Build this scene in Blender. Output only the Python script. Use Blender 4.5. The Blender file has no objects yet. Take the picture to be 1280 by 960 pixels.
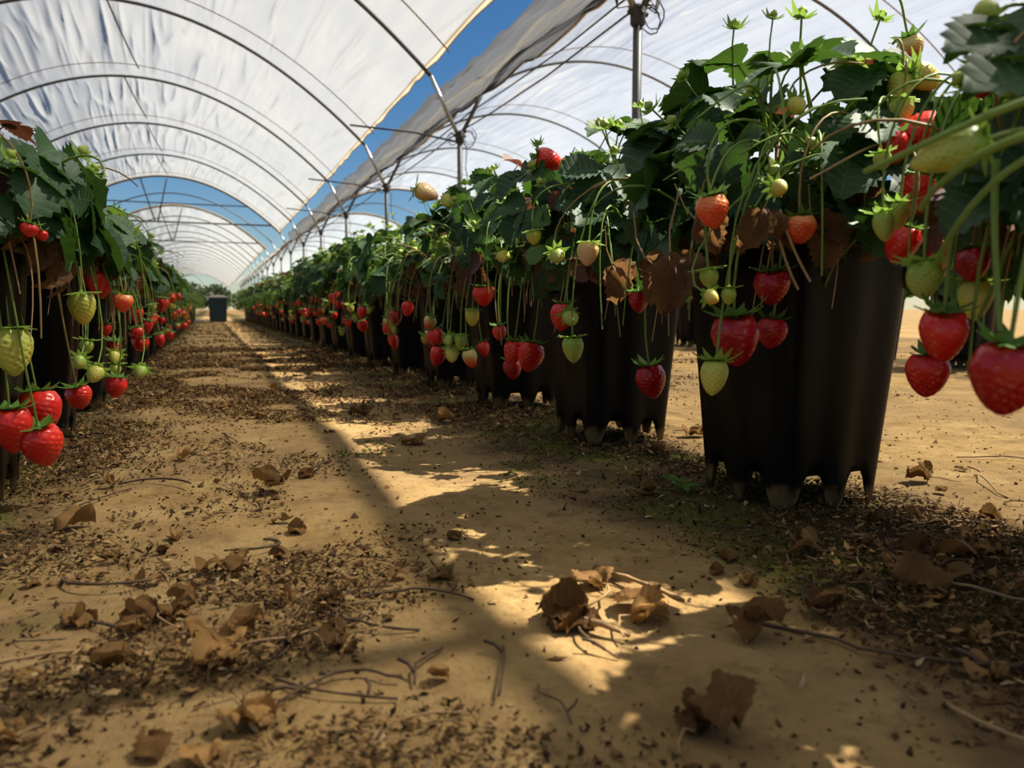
import bpy, math, random
import numpy as np
from mathutils import Vector, Matrix, Euler, Quaternion

random.seed(7)
rng = np.random.default_rng(11)
scene = bpy.context.scene
COL = scene.collection

# ------------------------------------------------------------------ camera
FPX = 961.0                       # focal length in pixels of the 1280x960 frame
CAM = Vector((0.0, 0.0, 0.25))
PITCH = math.atan(95.0 / FPX)
YAW = math.atan(378.0 * math.cos(PITCH) / FPX)
F = Vector((math.sin(YAW) * math.cos(PITCH), math.cos(YAW) * math.cos(PITCH), -math.sin(PITCH)))
R = Vector((math.cos(YAW), -math.sin(YAW), 0))
U = R.cross(F)
cam_d = bpy.data.cameras.new('camera')
cam = bpy.data.objects.new('camera', cam_d)
COL.objects.link(cam)
cam.matrix_world = Matrix(((R.x, U.x, -F.x, CAM.x), (R.y, U.y, -F.y, CAM.y), (R.z, U.z, -F.z, CAM.z), (0, 0, 0, 1)))
cam_d.sensor_width = 36.0
cam_d.lens = FPX / 1280.0 * 36.0
cam_d.clip_start = 0.02
cam_d.clip_end = 500
cam_d.dof.use_dof = True
cam_d.dof.focus_distance = 1.15
cam_d.dof.aperture_fstop = 7.5
scene.camera = cam

# ------------------------------------------------------------------ light and exposure
SUN_AZ = math.radians(92)         # compass angle of the sun, from +Y towards +X
SUN_EL = math.radians(56)
world = bpy.data.worlds.new('world')
scene.world = world
world.use_nodes = True
wn = world.node_tree
wn.nodes.clear()
sky = wn.nodes.new('ShaderNodeTexSky')
sky.sky_type = 'NISHITA'
sky.sun_disc = False
sky.sun_elevation = SUN_EL
sky.sun_rotation = SUN_AZ
sky.air_density = 1.0
sky.dust_density = 0.0
sky.ozone_density = 4.0
bg = wn.nodes.new('ShaderNodeBackground')
bg.inputs['Strength'].default_value = 0.090
wo = wn.nodes.new('ShaderNodeOutputWorld')
hsv = wn.nodes.new('ShaderNodeHueSaturation')
hsv.inputs['Saturation'].default_value = 1.25
wn.links.new(sky.outputs[0], hsv.inputs['Color'])
wn.links.new(hsv.outputs[0], bg.inputs['Color'])
wn.links.new(bg.outputs[0], wo.inputs['Surface'])
sun_d = bpy.data.lights.new('sun', 'SUN')
sun_d.energy = 13.0
sun_d.angle = math.radians(0.6)
sun_d.color = (1.0, 0.93, 0.80)
sun = bpy.data.objects.new('sun', sun_d)
COL.objects.link(sun)
sdir = Vector((math.sin(SUN_AZ) * math.cos(SUN_EL), math.cos(SUN_AZ) * math.cos(SUN_EL), math.sin(SUN_EL)))
sun.rotation_euler = (-sdir).to_track_quat('-Z', 'Y').to_euler()
scene.view_settings.view_transform = 'Standard'
scene.view_settings.look = 'None'
scene.view_settings.gamma = 1.0
scene.view_settings.use_curve_mapping = False
scene.view_settings.exposure = 0.0
scene.cycles.transparent_max_bounces = 16
scene.cycles.max_bounces = 8

def at(px, py, t):
    """world point seen at a pixel of the 1280x960 frame, t metres along the view axis"""
    return CAM + (F + R * ((px - 640) / FPX) + U * ((480 - py) / FPX)) * t

def onground(px, py, z=0.0):
    d = F + R * ((px - 640) / FPX) + U * ((480 - py) / FPX)
    return CAM + d * ((z - CAM.z) / d.z)

def project(p):
    v = p - CAM
    z = v.dot(F)
    return (640 + FPX * v.dot(R) / z, 480 - FPX * v.dot(U) / z, z)

# ------------------------------------------------------------------ materials
class NT:
    def __init__(self, name):
        self.m = bpy.data.materials.new(name)
        self.m.use_nodes = True
        self.t = self.m.node_tree
        self.t.nodes.clear()
        self.out = self.t.nodes.new('ShaderNodeOutputMaterial')
    def n(self, kind, **kw):
        nd = self.t.nodes.new('ShaderNode' + kind)
        for k, v in kw.items():
            if k.startswith('_'):
                setattr(nd, k[1:], v)
            else:
                key = int(k[1:]) if k[0] == 'i' and k[1:].isdigit() else k.replace('__', ' ')
                if hasattr(v, 'is_output'):
                    self.t.links.new(v, nd.inputs[key])
                else:
                    nd.inputs[key].default_value = v
        return nd
    def ramp(self, fac, stops, interp='LINEAR'):
        nd = self.t.nodes.new('ShaderNodeValToRGB')
        nd.color_ramp.interpolation = interp
        el = nd.color_ramp.elements
        while len(el) < len(stops):
            el.new(0.5)
        for e, (p, c) in zip(el, stops):
            e.position = p
            e.color = (*c, 1) if len(c) == 3 else c
        self.t.links.new(fac, nd.inputs[0])
        return nd.outputs[0]
    def mix(self, fac, a, b, mode='MIX'):
        nd = self.t.nodes.new('ShaderNodeMix')
        nd.data_type = 'RGBA'
        nd.blend_type = mode
        for key, v in ((0, fac), (6, a), (7, b)):
            if hasattr(v, 'is_output'):
                self.t.links.new(v, nd.inputs[key])
            else:
                nd.inputs[key].default_value = (*v, 1) if isinstance(v, tuple) and len(v) == 3 else v
        return nd.outputs[2]
    def math(self, op, a, b=0.0, clamp=False):
        nd = self.t.nodes.new('ShaderNodeMath')
        nd.operation = op
        nd.use_clamp = clamp
        for i, v in enumerate((a, b)):
            if hasattr(v, 'is_output'):
                self.t.links.new(v, nd.inputs[i])
            else:
                nd.inputs[i].default_value = v
        return nd.outputs[0]
    def noise(self, scale, detail=3.0, rough=0.55, vec=None):
        nd = self.n('TexNoise', Scale=scale, Detail=detail, Roughness=rough)
        if vec is not None:
            self.t.links.new(vec, nd.inputs['Vector'])
        return nd.outputs['Fac']
    def bump(self, height, strength, dist):
        return self.n('Bump', Height=height, Strength=strength, Distance=dist).outputs[0]
    def done(self, shader):
        self.t.links.new(shader, self.out.inputs['Surface'])
        return self.m

M = {}
def leafy(name, dark, light, rough=0.45, trans=0.3, tcol=(0.20, 0.36, 0.03), spec=0.4, vk=0.35):
    t = NT(name)
    info = t.n('ObjectInfo')
    geo = t.n('NewGeometry')
    col = t.ramp(info.outputs['Random'], [(0.0, dark), (0.75, tuple((a + b) / 2 for a, b in zip(dark, light))), (1.0, light)])
    nz = t.noise(60.0, 3.0, vec=geo.outputs['Position'])
    col = t.mix(t.math('MULTIPLY', nz, 0.45), col, tuple(c * 0.45 for c in dark))
    uv = t.n('UVMap').outputs[0]
    sep = t.n('SeparateXYZ', Vector=uv)
    s, tt = sep.outputs[0], sep.outputs[1]
    # pinnate veins: lines that climb from the midrib to each tooth
    ph = t.math('SUBTRACT', t.math('MULTIPLY', tt, 7.0), 0.0)
    saw = t.math('ABSOLUTE', t.math('SUBTRACT', t.math('FRACT', ph), 0.5))
    vein = t.math('LESS_THAN', saw, 0.06)
    mid = t.math('LESS_THAN', t.math('ABSOLUTE', s), 0.03)
    v = t.math('MAXIMUM', vein, mid)
    col = t.mix(t.math('MULTIPLY', v, vk), col, tuple(min(1, c * 1.6 + 0.02) for c in light))
    p = t.n('BsdfPrincipled', Base__Color=col, Roughness=rough, **{'Specular IOR Level': spec})
    tr = t.n('BsdfTranslucent', Color=t.mix(0.5, col, tcol))
    return t.done(t.n('MixShader', i0=trans, i1=p.outputs[0], i2=tr.outputs[0]).outputs[0])

M['leaf'] = leafy('strawberry_leaf_green', (0.018, 0.050, 0.020), (0.050, 0.115, 0.032), 0.56, 0.22, (0.14, 0.30, 0.02), 0.28)
M['leaf_bright'] = leafy('young_leaf_green', (0.06, 0.15, 0.025), (0.12, 0.25, 0.04), 0.45, 0.4, (0.35, 0.55, 0.05))
M['leaf_red'] = leafy('ageing_leaf_purple', (0.07, 0.025, 0.025), (0.13, 0.05, 0.035), 0.5, 0.25, (0.35, 0.10, 0.03))
M['leaf_dry'] = leafy('dry_leaf_brown', (0.12, 0.062, 0.028), (0.32, 0.17, 0.08), 0.75, 0.3, (0.40, 0.20, 0.06), 0.15, 0.1)
M['litter_leaf'] = leafy('fallen_leaf_brown', (0.11, 0.055, 0.019), (0.44, 0.245, 0.080), 0.8, 0.22, (0.4, 0.2, 0.06), 0.12, 0.08)

def plain(name, col, rough=0.5, metal=0.0, var=0.25, scale=30.0, spec=0.4, bump=0.0, trans=0.0):
    t = NT(name)
    co = t.n('TexCoord').outputs['Object']
    nz = t.noise(scale, 4.0, vec=co)
    c = t.mix(nz, tuple(x * (1 - var) for x in col), tuple(min(1, x * (1 + var)) for x in col))
    kw = {}
    if bump:
        kw['Normal'] = t.bump(nz, bump, 0.01)
    p = t.n('BsdfPrincipled', Base__Color=c, Roughness=rough, Metallic=metal, **{'Specular IOR Level': spec}, **kw)
    sh = p.outputs[0]
    if trans:
        tr = t.n('BsdfTranslucent', Color=c)
        sh = t.n('MixShader', i0=trans, i1=sh, i2=tr.outputs[0]).outputs[0]
    return t.done(sh)

M['stem'] = plain('green_stem', (0.20, 0.30, 0.05), 0.45, trans=0.3)
M['stem_red'] = plain('reddish_stem', (0.30, 0.20, 0.06), 0.5, trans=0.25)
M['stem_dry'] = plain('dry_stalk_tan', (0.34, 0.22, 0.11), 0.8, var=0.4)
M['calyx'] = plain('calyx_green', (0.10, 0.21, 0.03), 0.5, trans=0.35)
M['calyx_bright'] = plain('calyx_light_green', (0.24, 0.38, 0.06), 0.5, trans=0.4)
M['pipe'] = plain('galvanised_steel_weathered', (0.075, 0.075, 0.08), 0.5, 0.6, var=0.3)
M['pipe_light'] = plain('galvanised_steel_clean', (0.32, 0.32, 0.33), 0.4, 0.8)
M['cord'] = plain('dark_wire', (0.03, 0.028, 0.026), 0.6)
M['rope'] = plain('brown_rope', (0.20, 0.15, 0.09), 0.85)
M['hem'] = plain('film_hem_tan', (0.55, 0.47, 0.34), 0.7, var=0.4, scale=3.0, trans=0.5)
M['twig'] = plain('twig_brown', (0.085, 0.048, 0.024), 0.85, var=0.5)
M['twig_tan'] = plain('dry_runner_tan', (0.32, 0.19, 0.08), 0.8, var=0.4)
M['soil'] = plain('coir_soil', (0.045, 0.028, 0.016), 0.95, var=0.6, scale=90.0, bump=0.6)
M['crumb'] = plain('dirt_crumb', (0.075, 0.045, 0.020), 0.95, var=0.7, scale=40.0, spec=0.1)
M['crumb_tan'] = plain('straw_crumb', (0.24, 0.145, 0.060), 0.95, var=0.7, scale=40.0, spec=0.1)
def crumb_mat(name, stops):
    t = NT(name)
    r = t.n('NewGeometry').outputs['Random Per Island']
    p = t.n('BsdfPrincipled', Base__Color=t.ramp(r, stops), Roughness=0.95, **{'Specular IOR Level': 0.1})
    return t.done(p.outputs[0])
M['crumb'] = crumb_mat('dirt_crumb_mixed', [(0.0, (0.022, 0.013, 0.006)), (0.55, (0.065, 0.036, 0.016)), (0.85, (0.15, 0.088, 0.036)), (1.0, (0.28, 0.18, 0.08))])
M['crumb_tan'] = crumb_mat('leaf_crumb_mixed', [(0.0, (0.045, 0.024, 0.010)), (0.5, (0.14, 0.075, 0.028)), (0.85, (0.28, 0.16, 0.06)), (1.0, (0.42, 0.29, 0.14))])
M['moss'] = plain('moss_green', (0.10, 0.115, 0.018), 0.95, var=0.6, scale=50.0, spec=0.1)
M['bin'] = plain('teal_plastic', (0.012, 0.035, 0.045), 0.45)
M['lid'] = plain('white_plastic_lid', (0.55, 0.50, 0.42), 0.5)
M['slab'] = plain('pale_concrete', (0.5, 0.46, 0.4), 0.9)
M['hedge'] = plain('hedge_green', (0.055, 0.09, 0.02), 0.7, var=0.6, scale=3.0, trans=0.2)

def fruit_mat(name, top, tip, seedcol, lo=0.2, hi=0.8, rough=0.28, sss=0.25):
    t = NT(name)
    co = t.n('TexCoord').outputs['Object']
    sep = t.n('SeparateXYZ', Vector=co)
    nz = t.noise(2.2, 2.0, vec=co)
    z = t.math('ADD', t.math('MULTIPLY', sep.outputs[2], -0.85), t.math('MULTIPLY', t.math('SUBTRACT', nz, 0.5), 0.5))
    col = t.ramp(z, [(lo, top), (hi, tip)])
    seed = t.n('Attribute', _attribute_name='seed').outputs['Fac']
    col = t.mix(t.math('MULTIPLY', seed, 0.85), col, seedcol)
    p = t.n('BsdfPrincipled', Base__Color=col, Roughness=rough, **{'Specular IOR Level': 0.45,
            'Subsurface Weight': sss, 'Subsurface Radius': (0.4, 0.12, 0.05), 'Subsurface Scale': 0.12})
    return t.done(p.outputs[0])
M['red'] = fruit_mat('strawberry_red', (0.62, 0.020, 0.012), (0.52, 0.010, 0.010), (0.75, 0.34, 0.08))
M['dark'] = fruit_mat('strawberry_deep_red', (0.38, 0.006, 0.010), (0.31, 0.004, 0.008), (0.55, 0.20, 0.05))
M['orange'] = fruit_mat('strawberry_orange_red', (0.70, 0.22, 0.05), (0.68, 0.065, 0.02), (0.75, 0.42, 0.10), 0.05, 0.45)
M['half'] = fruit_mat('strawberry_half_ripe', (0.55, 0.48, 0.16), (0.62, 0.08, 0.03), (0.5, 0.35, 0.08), 0.25, 0.7)
M['yellow'] = fruit_mat('strawberry_unripe_yellow', (0.38, 0.40, 0.055), (0.50, 0.47, 0.08), (0.20, 0.17, 0.02), 0.1, 0.8, 0.4)
M['green'] = fruit_mat('strawberry_unripe_green', (0.24, 0.35, 0.045), (0.36, 0.42, 0.08), (0.12, 0.15, 0.02), 0.1, 0.8, 0.4)
M['peach'] = fruit_mat('strawberry_unripe_peach', (0.60, 0.42, 0.16), (0.62, 0.40, 0.20), (0.6, 0.25, 0.10), 0.1, 0.8, 0.4)

def pot_mat():
    t = NT('black_pot_plastic')
    co = t.n('TexCoord').outputs['Object']
    sep = t.n('SeparateXYZ', Vector=co)
    nz = t.noise(26.0, 4.0, vec=co)
    z = t.math('ADD', sep.outputs[2], t.math('MULTIPLY', t.math('SUBTRACT', nz, 0.5), 0.09))
    mask = t.ramp(z, [(0.004, (1, 1, 1)), (0.030, (0, 0, 0))])
    dust = t.noise(9.0, 5.0, vec=co)
    blk = t.mix(t.math('MULTIPLY', dust, 0.5), (0.003, 0.003, 0.0032), (0.010, 0.0095, 0.009))
    col = t.mix(mask, blk, (0.26, 0.165, 0.07))
    rgh = t.math('ADD', 0.36, t.math('MULTIPLY', mask, 0.5))
    st = t.n('Mapping', Vector=co, Scale=(60, 60, 3))
    p = t.n('BsdfPrincipled', Base__Color=col, Roughness=rgh, Normal=t.bump(t.noise(1.0, 3.0, vec=st.outputs[0]), 0.12, 0.004), **{'Specular IOR Level': 0.11})
    return t.done(p.outputs[0])
M['pot'] = pot_mat()

def film_mat(name, clear, colr=(0.86, 0.86, 0.85), dirt=0.35):
    t = NT(name)
    geo = t.n('NewGeometry')
    st = t.n('Mapping', Vector=geo.outputs['Position'], Scale=(7.0, 0.5, 7.0))
    nz = t.noise(1.2, 4.0, vec=st.outputs[0])
    big = t.noise(0.7, 3.0, vec=geo.outputs['Position'])
    c = t.mix(t.math('MULTIPLY', nz, dirt), colr, (0.52, 0.47, 0.40))
    fac = t.math('SUBTRACT', t.math('SUBTRACT', 1.0, clear), t.math('MULTIPLY', t.math('SUBTRACT', big, 0.5), 0.25), True)
    tl = t.n('BsdfTranslucent', Color=c)
    df = t.n('BsdfDiffuse', Color=c)
    body = t.n('MixShader', i0=0.28, i1=tl.outputs[0], i2=df.outputs[0])
    tp = t.n('BsdfTransparent', Color=(0.97, 0.97, 0.96, 1))
    return t.done(t.n('MixShader', i0=fac, i1=tp.outputs[0], i2=body.outputs[0]).outputs[0])
M['film'] = film_mat('milky_tunnel_film', 0.26, (0.29, 0.305, 0.32), 0.5)
M['film_clear'] = film_mat('newer_tunnel_film', 0.55, (0.54, 0.55, 0.56), 0.4)
M['film_folded'] = film_mat('folded_dusty_film', 0.12, (0.085, 0.087, 0.09), 0.04)

def ground_mat():
    t = NT('sandy_ground_cloth')
    geo = t.n('NewGeometry')
    pos = geo.outputs['Position']
    sep = t.n('SeparateXYZ', Vector=pos)
    x = sep.outputs[0]
    big = t.noise(1.6, 4.0, vec=pos)
    mid = t.noise(9.0, 5.0, 0.65, vec=pos)
    fine = t.noise(120.0, 3.0, 0.6, vec=pos)
    col = t.ramp(mid, [(0.28, (0.20, 0.115, 0.038)), (0.5, (0.37, 0.235, 0.085)), (0.72, (0.50, 0.345, 0.145))])
    col = t.mix(t.ramp(big, [(0.40, (0.65, 0.65, 0.65)), (0.6, (0, 0, 0))]), col, (0.20, 0.13, 0.062))
    grit = t.noise(38.0, 5.0, 0.7, vec=pos)
    col = t.mix(t.ramp(grit, [(0.50, (0, 0, 0)), (0.68, (0.75, 0.75, 0.75))]), col, (0.15, 0.09, 0.036))
    col = t.mix(t.math('MULTIPLY', fine, 0.5), col, (0.16, 0.10, 0.045))
    # mould and moss strips along the pots, mould darkened to carry painted shade
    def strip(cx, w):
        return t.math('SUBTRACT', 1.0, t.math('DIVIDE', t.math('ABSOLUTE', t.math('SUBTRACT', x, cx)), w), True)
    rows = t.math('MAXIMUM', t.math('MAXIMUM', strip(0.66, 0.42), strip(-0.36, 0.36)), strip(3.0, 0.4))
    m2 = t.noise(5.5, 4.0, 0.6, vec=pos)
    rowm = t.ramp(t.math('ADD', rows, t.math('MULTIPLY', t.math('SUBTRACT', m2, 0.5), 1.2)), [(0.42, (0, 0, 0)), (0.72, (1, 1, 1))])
    col = t.mix(t.math('MULTIPLY', rowm, 0.85), col, (0.048, 0.031, 0.014))  # compost tone deepened past its own colour as painted shade under the plants
    ms = t.noise(4.2, 4.0, 0.6, vec=t.n('Mapping', Vector=pos, Location=(3.1, 5.2, 0)).outputs[0])
    mossm = t.ramp(t.math('ADD', t.math('MULTIPLY', rows, 0.30), ms), [(0.68, (0, 0, 0)), (0.84, (1, 1, 1))])
    col = t.mix(t.math('MULTIPLY', mossm, 0.65), col, (0.095, 0.10, 0.014))
    wx = t.n('TexWave', Vector=pos, Scale=150.0, Distortion=2.5, _bands_direction='X').outputs['Fac']
    wy = t.n('TexWave', Vector=pos, Scale=150.0, Distortion=2.5, _bands_direction='Y').outputs['Fac']
    h = t.math('ADD', t.math('MULTIPLY', t.math('MAXIMUM', wx, wy), 0.12), t.math('ADD', fine, t.math('MULTIPLY', mid, 1.5)))
    p = t.n('BsdfPrincipled', Base__Color=col, Roughness=0.95, Normal=t.bump(h, 0.55, 0.006), **{'Specular IOR Level': 0.12})
    return t.done(p.outputs[0])
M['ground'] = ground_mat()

# ------------------------------------------------------------------ mesh helpers
class MB:
    """collects geometry for one mesh"""
    def __init__(self):
        self.v, self.f, self.m, self.uv = [], [], [], []
        self.n = 0
    def add(self, verts, faces, mat=0, uv=None):
        verts = np.asarray(verts, float).reshape(-1, 3)
        self.v.append(verts)
        self.uv.append(np.zeros((len(verts), 2)) + 0.25 if uv is None else np.asarray(uv, float))
        for f in faces:
            self.f.append([i + self.n for i in f])
            self.m.append(mat)
        self.n += len(verts)
    def tube(self, pts, rad, sides=5, mat=0, cap=True):
        pts = [Vector(p) for p in pts]
        n = len(pts)
        rads = rad if hasattr(rad, '__len__') else [rad] * n
        vs, fs = [], []
        ref = None
        for i, p in enumerate(pts):
            d = (pts[min(i + 1, n - 1)] - pts[max(i - 1, 0)])
            d = d.normalized() if d.length > 1e-9 else Vector((0, 0, 1))
            if ref is None:
                ref = d.orthogonal().normalized()
            a = (ref - d * ref.dot(d))
            a = a.normalized() if a.length > 1e-6 else d.orthogonal().normalized()
            ref = a
            b = d.cross(a)
            for k in range(sides):
                w = 2 * math.pi * k / sides
                vs.append(p + (a * math.cos(w) + b * math.sin(w)) * rads[i])
        for i in range(n - 1):
            for k in range(sides):
                k2 = (k + 1) % sides
                fs.append((i * sides + k, i * sides + k2, (i + 1) * sides + k2, (i + 1) * sides + k))
        if cap:
            fs.append(tuple(range(sides - 1, -1, -1)))
            fs.append(tuple((n - 1) * sides + k for k in range(sides)))
        self.add([tuple(v) for v in vs], fs, mat)
    def box(self, lo, hi, mat=0):
        x0, y0, z0 = lo
        x1, y1, z1 = hi
        self.add([(x0, y0, z0), (x1, y0, z0), (x1, y1, z0), (x0, y1, z0), (x0, y0, z1), (x1, y0, z1), (x1, y1, z1), (x0, y1, z1)],
                 [(0, 3, 2, 1), (4, 5, 6, 7), (0, 1, 5, 4), (1, 2, 6, 5), (2, 3, 7, 6), (3, 0, 4, 7)], mat)
    def mesh(self, name, mats, smooth=True):
        me = bpy.data.meshes.new(name)
        V = np.concatenate(self.v) if self.v else np.zeros((0, 3))
        me.from_pydata(V.tolist(), [], self.f)
        for m in mats:
            me.materials.append(M[m] if isinstance(m, str) else m)
        me.polygons.foreach_set('material_index', np.array(self.m, np.int32))
        if smooth:
            me.polygons.foreach_set('use_smooth', np.ones(len(self.f), bool))
        UVs = np.concatenate(self.uv)
        lay = me.uv_layers.new(name='UVMap')
        idx = np.zeros(len(me.loops), np.int32)
        me.loops.foreach_get('vertex_index', idx)
        lay.data.foreach_set('uv', UVs[idx].astype(np.float32).ravel())
        me.update()
        return me

def link(name, data, parent=None, loc=(0, 0, 0), rot=None, scale=None, kind=None):
    o = bpy.data.objects.new(name, data)
    COL.objects.link(o)
    o.location = loc
    if rot is not None:
        if isinstance(rot, Quaternion):
            o.rotation_mode = 'QUATERNION'
            o.rotation_quaternion = rot
        else:
            o.rotation_euler = rot
    if scale is not None:
        o.scale = (scale,) * 3 if not hasattr(scale, '__len__') else scale
    if parent is not None:
        o.parent = parent
    if kind:
        o['kind'] = kind
    return o

def tag(o, label, cat, group=None):
    o['label'] = label
    o['category'] = cat
    if group:
        o['group'] = group
    return o

ORD = ['zeroth', 'first', 'second', 'third', 'fourth', 'fifth', 'sixth', 'seventh', 'eighth', 'ninth', 'tenth', 'eleventh', 'twelfth',
       'thirteenth', 'fourteenth', 'fifteenth', 'sixteenth', 'seventeenth', 'eighteenth', 'nineteenth', 'twentieth']
ORD += ['twenty-' + w for w in ORD[1:10]] + ['thirtieth'] + ['thirty-' + w for w in ORD[1:10]] + ['fortieth']

def fnoise(x, y, seed=0):
    """cheap smooth value noise on arrays"""
    xi, yi = np.floor(x).astype(int), np.floor(y).astype(int)
    xf, yf = x - xi, y - yi
    xf, yf = xf * xf * (3 - 2 * xf), yf * yf * (3 - 2 * yf)
    def h(a, b):
        n = (a * 374761393 + b * 668265263 + seed * 1442695041) & 0x7fffffff
        n = ((n ^ (n >> 13)) * 1274126177) & 0x7fffffff
        return ((n ^ (n >> 16)) & 0xffff) / 65535.0
    return (h(xi, yi) * (1 - xf) + h(xi + 1, yi) * xf) * (1 - yf) + (h(xi, yi + 1) * (1 - xf) + h(xi + 1, yi + 1) * xf) * yf

# ------------------------------------------------------------------ the ground
def gheight(x, y):
    x, y = np.asarray(x, float), np.asarray(y, float)
    z = (fnoise(x * 2.3, y * 2.3, 3) - 0.5) * 0.012 + (fnoise(x * 9, y * 9, 5) - 0.5) * 0.005
    return z * np.clip(1.3 - np.hypot(x, y) / 12.0, 0, 1) - 0.003

def make_ground():
    xs = np.unique(np.concatenate([np.linspace(-80, -4, 12), np.linspace(-4, -1, 30), np.linspace(-1, 2.5, 141), np.linspace(2.5, 6, 40), np.linspace(6, 90, 14)]))
    ys = np.unique(np.concatenate([np.linspace(-30, -1, 8), np.linspace(-1, 4, 190), np.linspace(4, 12, 80), np.linspace(12, 30, 30), np.linspace(30, 140, 14)]))
    X, Y = np.meshgrid(xs, ys)
    Z = gheight(X, Y)
    nx, ny = len(xs), len(ys)
    b = MB()
    fs = [(j * nx + i, j * nx + i + 1, (j + 1) * nx + i + 1, (j + 1) * nx + i) for j in range(ny - 1) for i in range(nx - 1)]
    b.add(np.stack([X, Y, Z], -1).reshape(-1, 3), fs)
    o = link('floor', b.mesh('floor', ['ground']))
    o['kind'] = 'structure'
    o['label'] = 'sandy ground cloth of the aisle between the pots'
make_ground()

# ------------------------------------------------------------------ the tunnels
LEGX, LEGH, BAY, Y0 = 1.87, 1.59, 2.7, 3.2
TIPX, TIPZ, HALF, RISE = 0.23, 2.02, 2.44, 1.19
C1 = LEGX - 2.67
C2 = LEGX + 2.67
END1 = Y0 + BAY * 6               # 19.4
ST2 = Y0 + BAY * 8                # 24.8
END2 = Y0 + BAY * 26

def arch(u, c):
    return c + HALF * u, TIPZ + RISE * (1 - u * u)

def hoop_mesh():
    b = MB()
    b.tube([(HALF * u, 0, TIPZ + RISE * (1 - u * u)) for u in np.linspace(-1, 1, 41)], 0.016, 6)
    return b.mesh('tunnel_hoop', ['pipe'])

def film(c, y0, y1, nu, ny, seed, mat, name, label, amp=1.0):
    us = np.linspace(-0.984, 0.984, nu)
    ys = np.linspace(y0, y1, ny)
    Ug, Yg = np.meshgrid(us, ys)
    X = c + HALF * Ug
    Z = TIPZ + RISE * (1 - Ug ** 2) + 0.022
    arc = HALF * (Ug + 0.16 * Ug * np.abs(Ug))
    ph = ((Yg - Y0) / BAY) % 1.0
    bay = np.floor((Yg - Y0) / BAY)
    loose = np.sin(np.pi * ph) ** 0.6
    skew = arc + 0.20 * (ph - 0.5)                      # the folds run a little across each bay
    w = fnoise(skew * 6.0 + bay * 17.3, Yg * 0.55 + bay * 5.1, seed) - 0.5
    w2 = fnoise(skew * 13.0 + bay * 7.7, Yg * 0.9, seed + 3) - 0.5
    w3 = fnoise(arc * 2.0, Yg * 1.5, seed + 9) - 0.5
    sharp = 0.6 * (1 - np.abs(2 * w)) ** 5 + 0.35 * np.sign(w) * np.abs(w * 2) ** 1.5 + 0.30 * (1 - np.abs(2 * w2)) ** 4
    k = 1 - 0.35 * np.abs(Ug)
    D = amp * k * (loose * (0.085 * sharp) + 0.03 * w3 * loose) + 0.035 * loose
    nrm = np.stack([2 * RISE * Ug / HALF, np.zeros_like(Ug), np.ones_like(Ug)], -1)
    nrm /= np.linalg.norm(nrm, axis=-1, keepdims=True)
    P = np.stack([X, Yg, Z], -1) + nrm * D[..., None]
    b = MB()
    fs = [(j * nu + i, j * nu + i + 1, (j + 1) * nu + i + 1, (j + 1) * nu + i) for j in range(ny - 1) for i in range(nu - 1)]
    b.add(P.reshape(-1, 3), fs)
    root = link(name, None, None, (c, y0, 0))
    tag(root, label, 'tunnel cover')
    me = b.mesh('film', [mat])
    link('film', me, root, (-c, -y0, 0))
    hems = []
    for col_, sgn in ((0, -1), (nu - 1, 1)):
        e = P[:, col_, :]
        h = MB()
        n = len(e)
        wob = 0.012 * np.sin(e[:, 1] * 9 + 2 * np.sin(e[:, 1] * 3.1))
        v1 = e + np.stack([np.full(n, sgn * -0.018), np.zeros(n), 0.020 + wob * 0.4], -1) + np.array([0, 0, -0.02])
        v2 = e + np.stack([np.full(n, sgn * 0.012), np.zeros(n), -0.03 + wob], -1)
        v3 = e + np.stack([np.full(n, sgn * 0.022), np.zeros(n), 0.0 + wob], -1)
        h.add(np.concatenate([v1, v2, v3]), [(i, i + 1, n + i + 1, n + i) for i in range(n - 1)] + [(n + i, n + i + 1, 2 * n + i + 1, 2 * n + i) for i in range(n - 1)])
        link('hem', h.mesh('hem', ['hem']), root, (-c, -y0, 0))
    for yy in (y0, y1):
        h = MB()
        h.tube([(HALF * u * 1.01, 0, TIPZ + RISE * (1 - u * u) + 0.03) for u in np.linspace(-1, 1, 41)], 0.022, 6)
        link('end_roll', h.mesh('end_roll', ['hem']), root, (0, yy - y0, 0))
    return root

film(C1, -3.6, END1, 520, 180, 2, 'film', 'tunnel_cover', 'milky plastic film arched over the aisle, nearest stretch of roof')
film(C2, -3.6, END1, 420, 150, 5, 'film_clear', 'tunnel_cover', 'milky plastic film arched over the neighbouring tunnel behind the steel posts')
film(C1, ST2, END2, 90, 160, 8, 'film', 'tunnel_cover', 'distant plastic film roof beyond the open strip of blue sky', 1.2)
film(C2, ST2, END2, 60, 90, 12, 'film_clear', 'tunnel_cover', 'distant plastic film roof of the neighbouring tunnel beyond the open strip', 1.2)

hm = hoop_mesh()
nh = 0
for c, nm in ((C1, 'over the aisle'), (C2, 'of the neighbouring tunnel')):
    for k in range(-1, 27):
        y = Y0 + BAY * k
        if c == C2 and k > 14:
            continue
        o = link('tunnel_hoop', hm, None, (c, y, 0))
        if k < 7:
            lab = f'grey steel roof hoop {nm}, {ORD[k + 2]} hoop from the near end'
            tag(o, lab, 'hoop', f'roof hoops {nm}')
        else:
            tag(o, f'thin distant steel roof hoop {nm} far down the tunnel', 'hoop', f'distant roof hoops {nm}')

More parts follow.
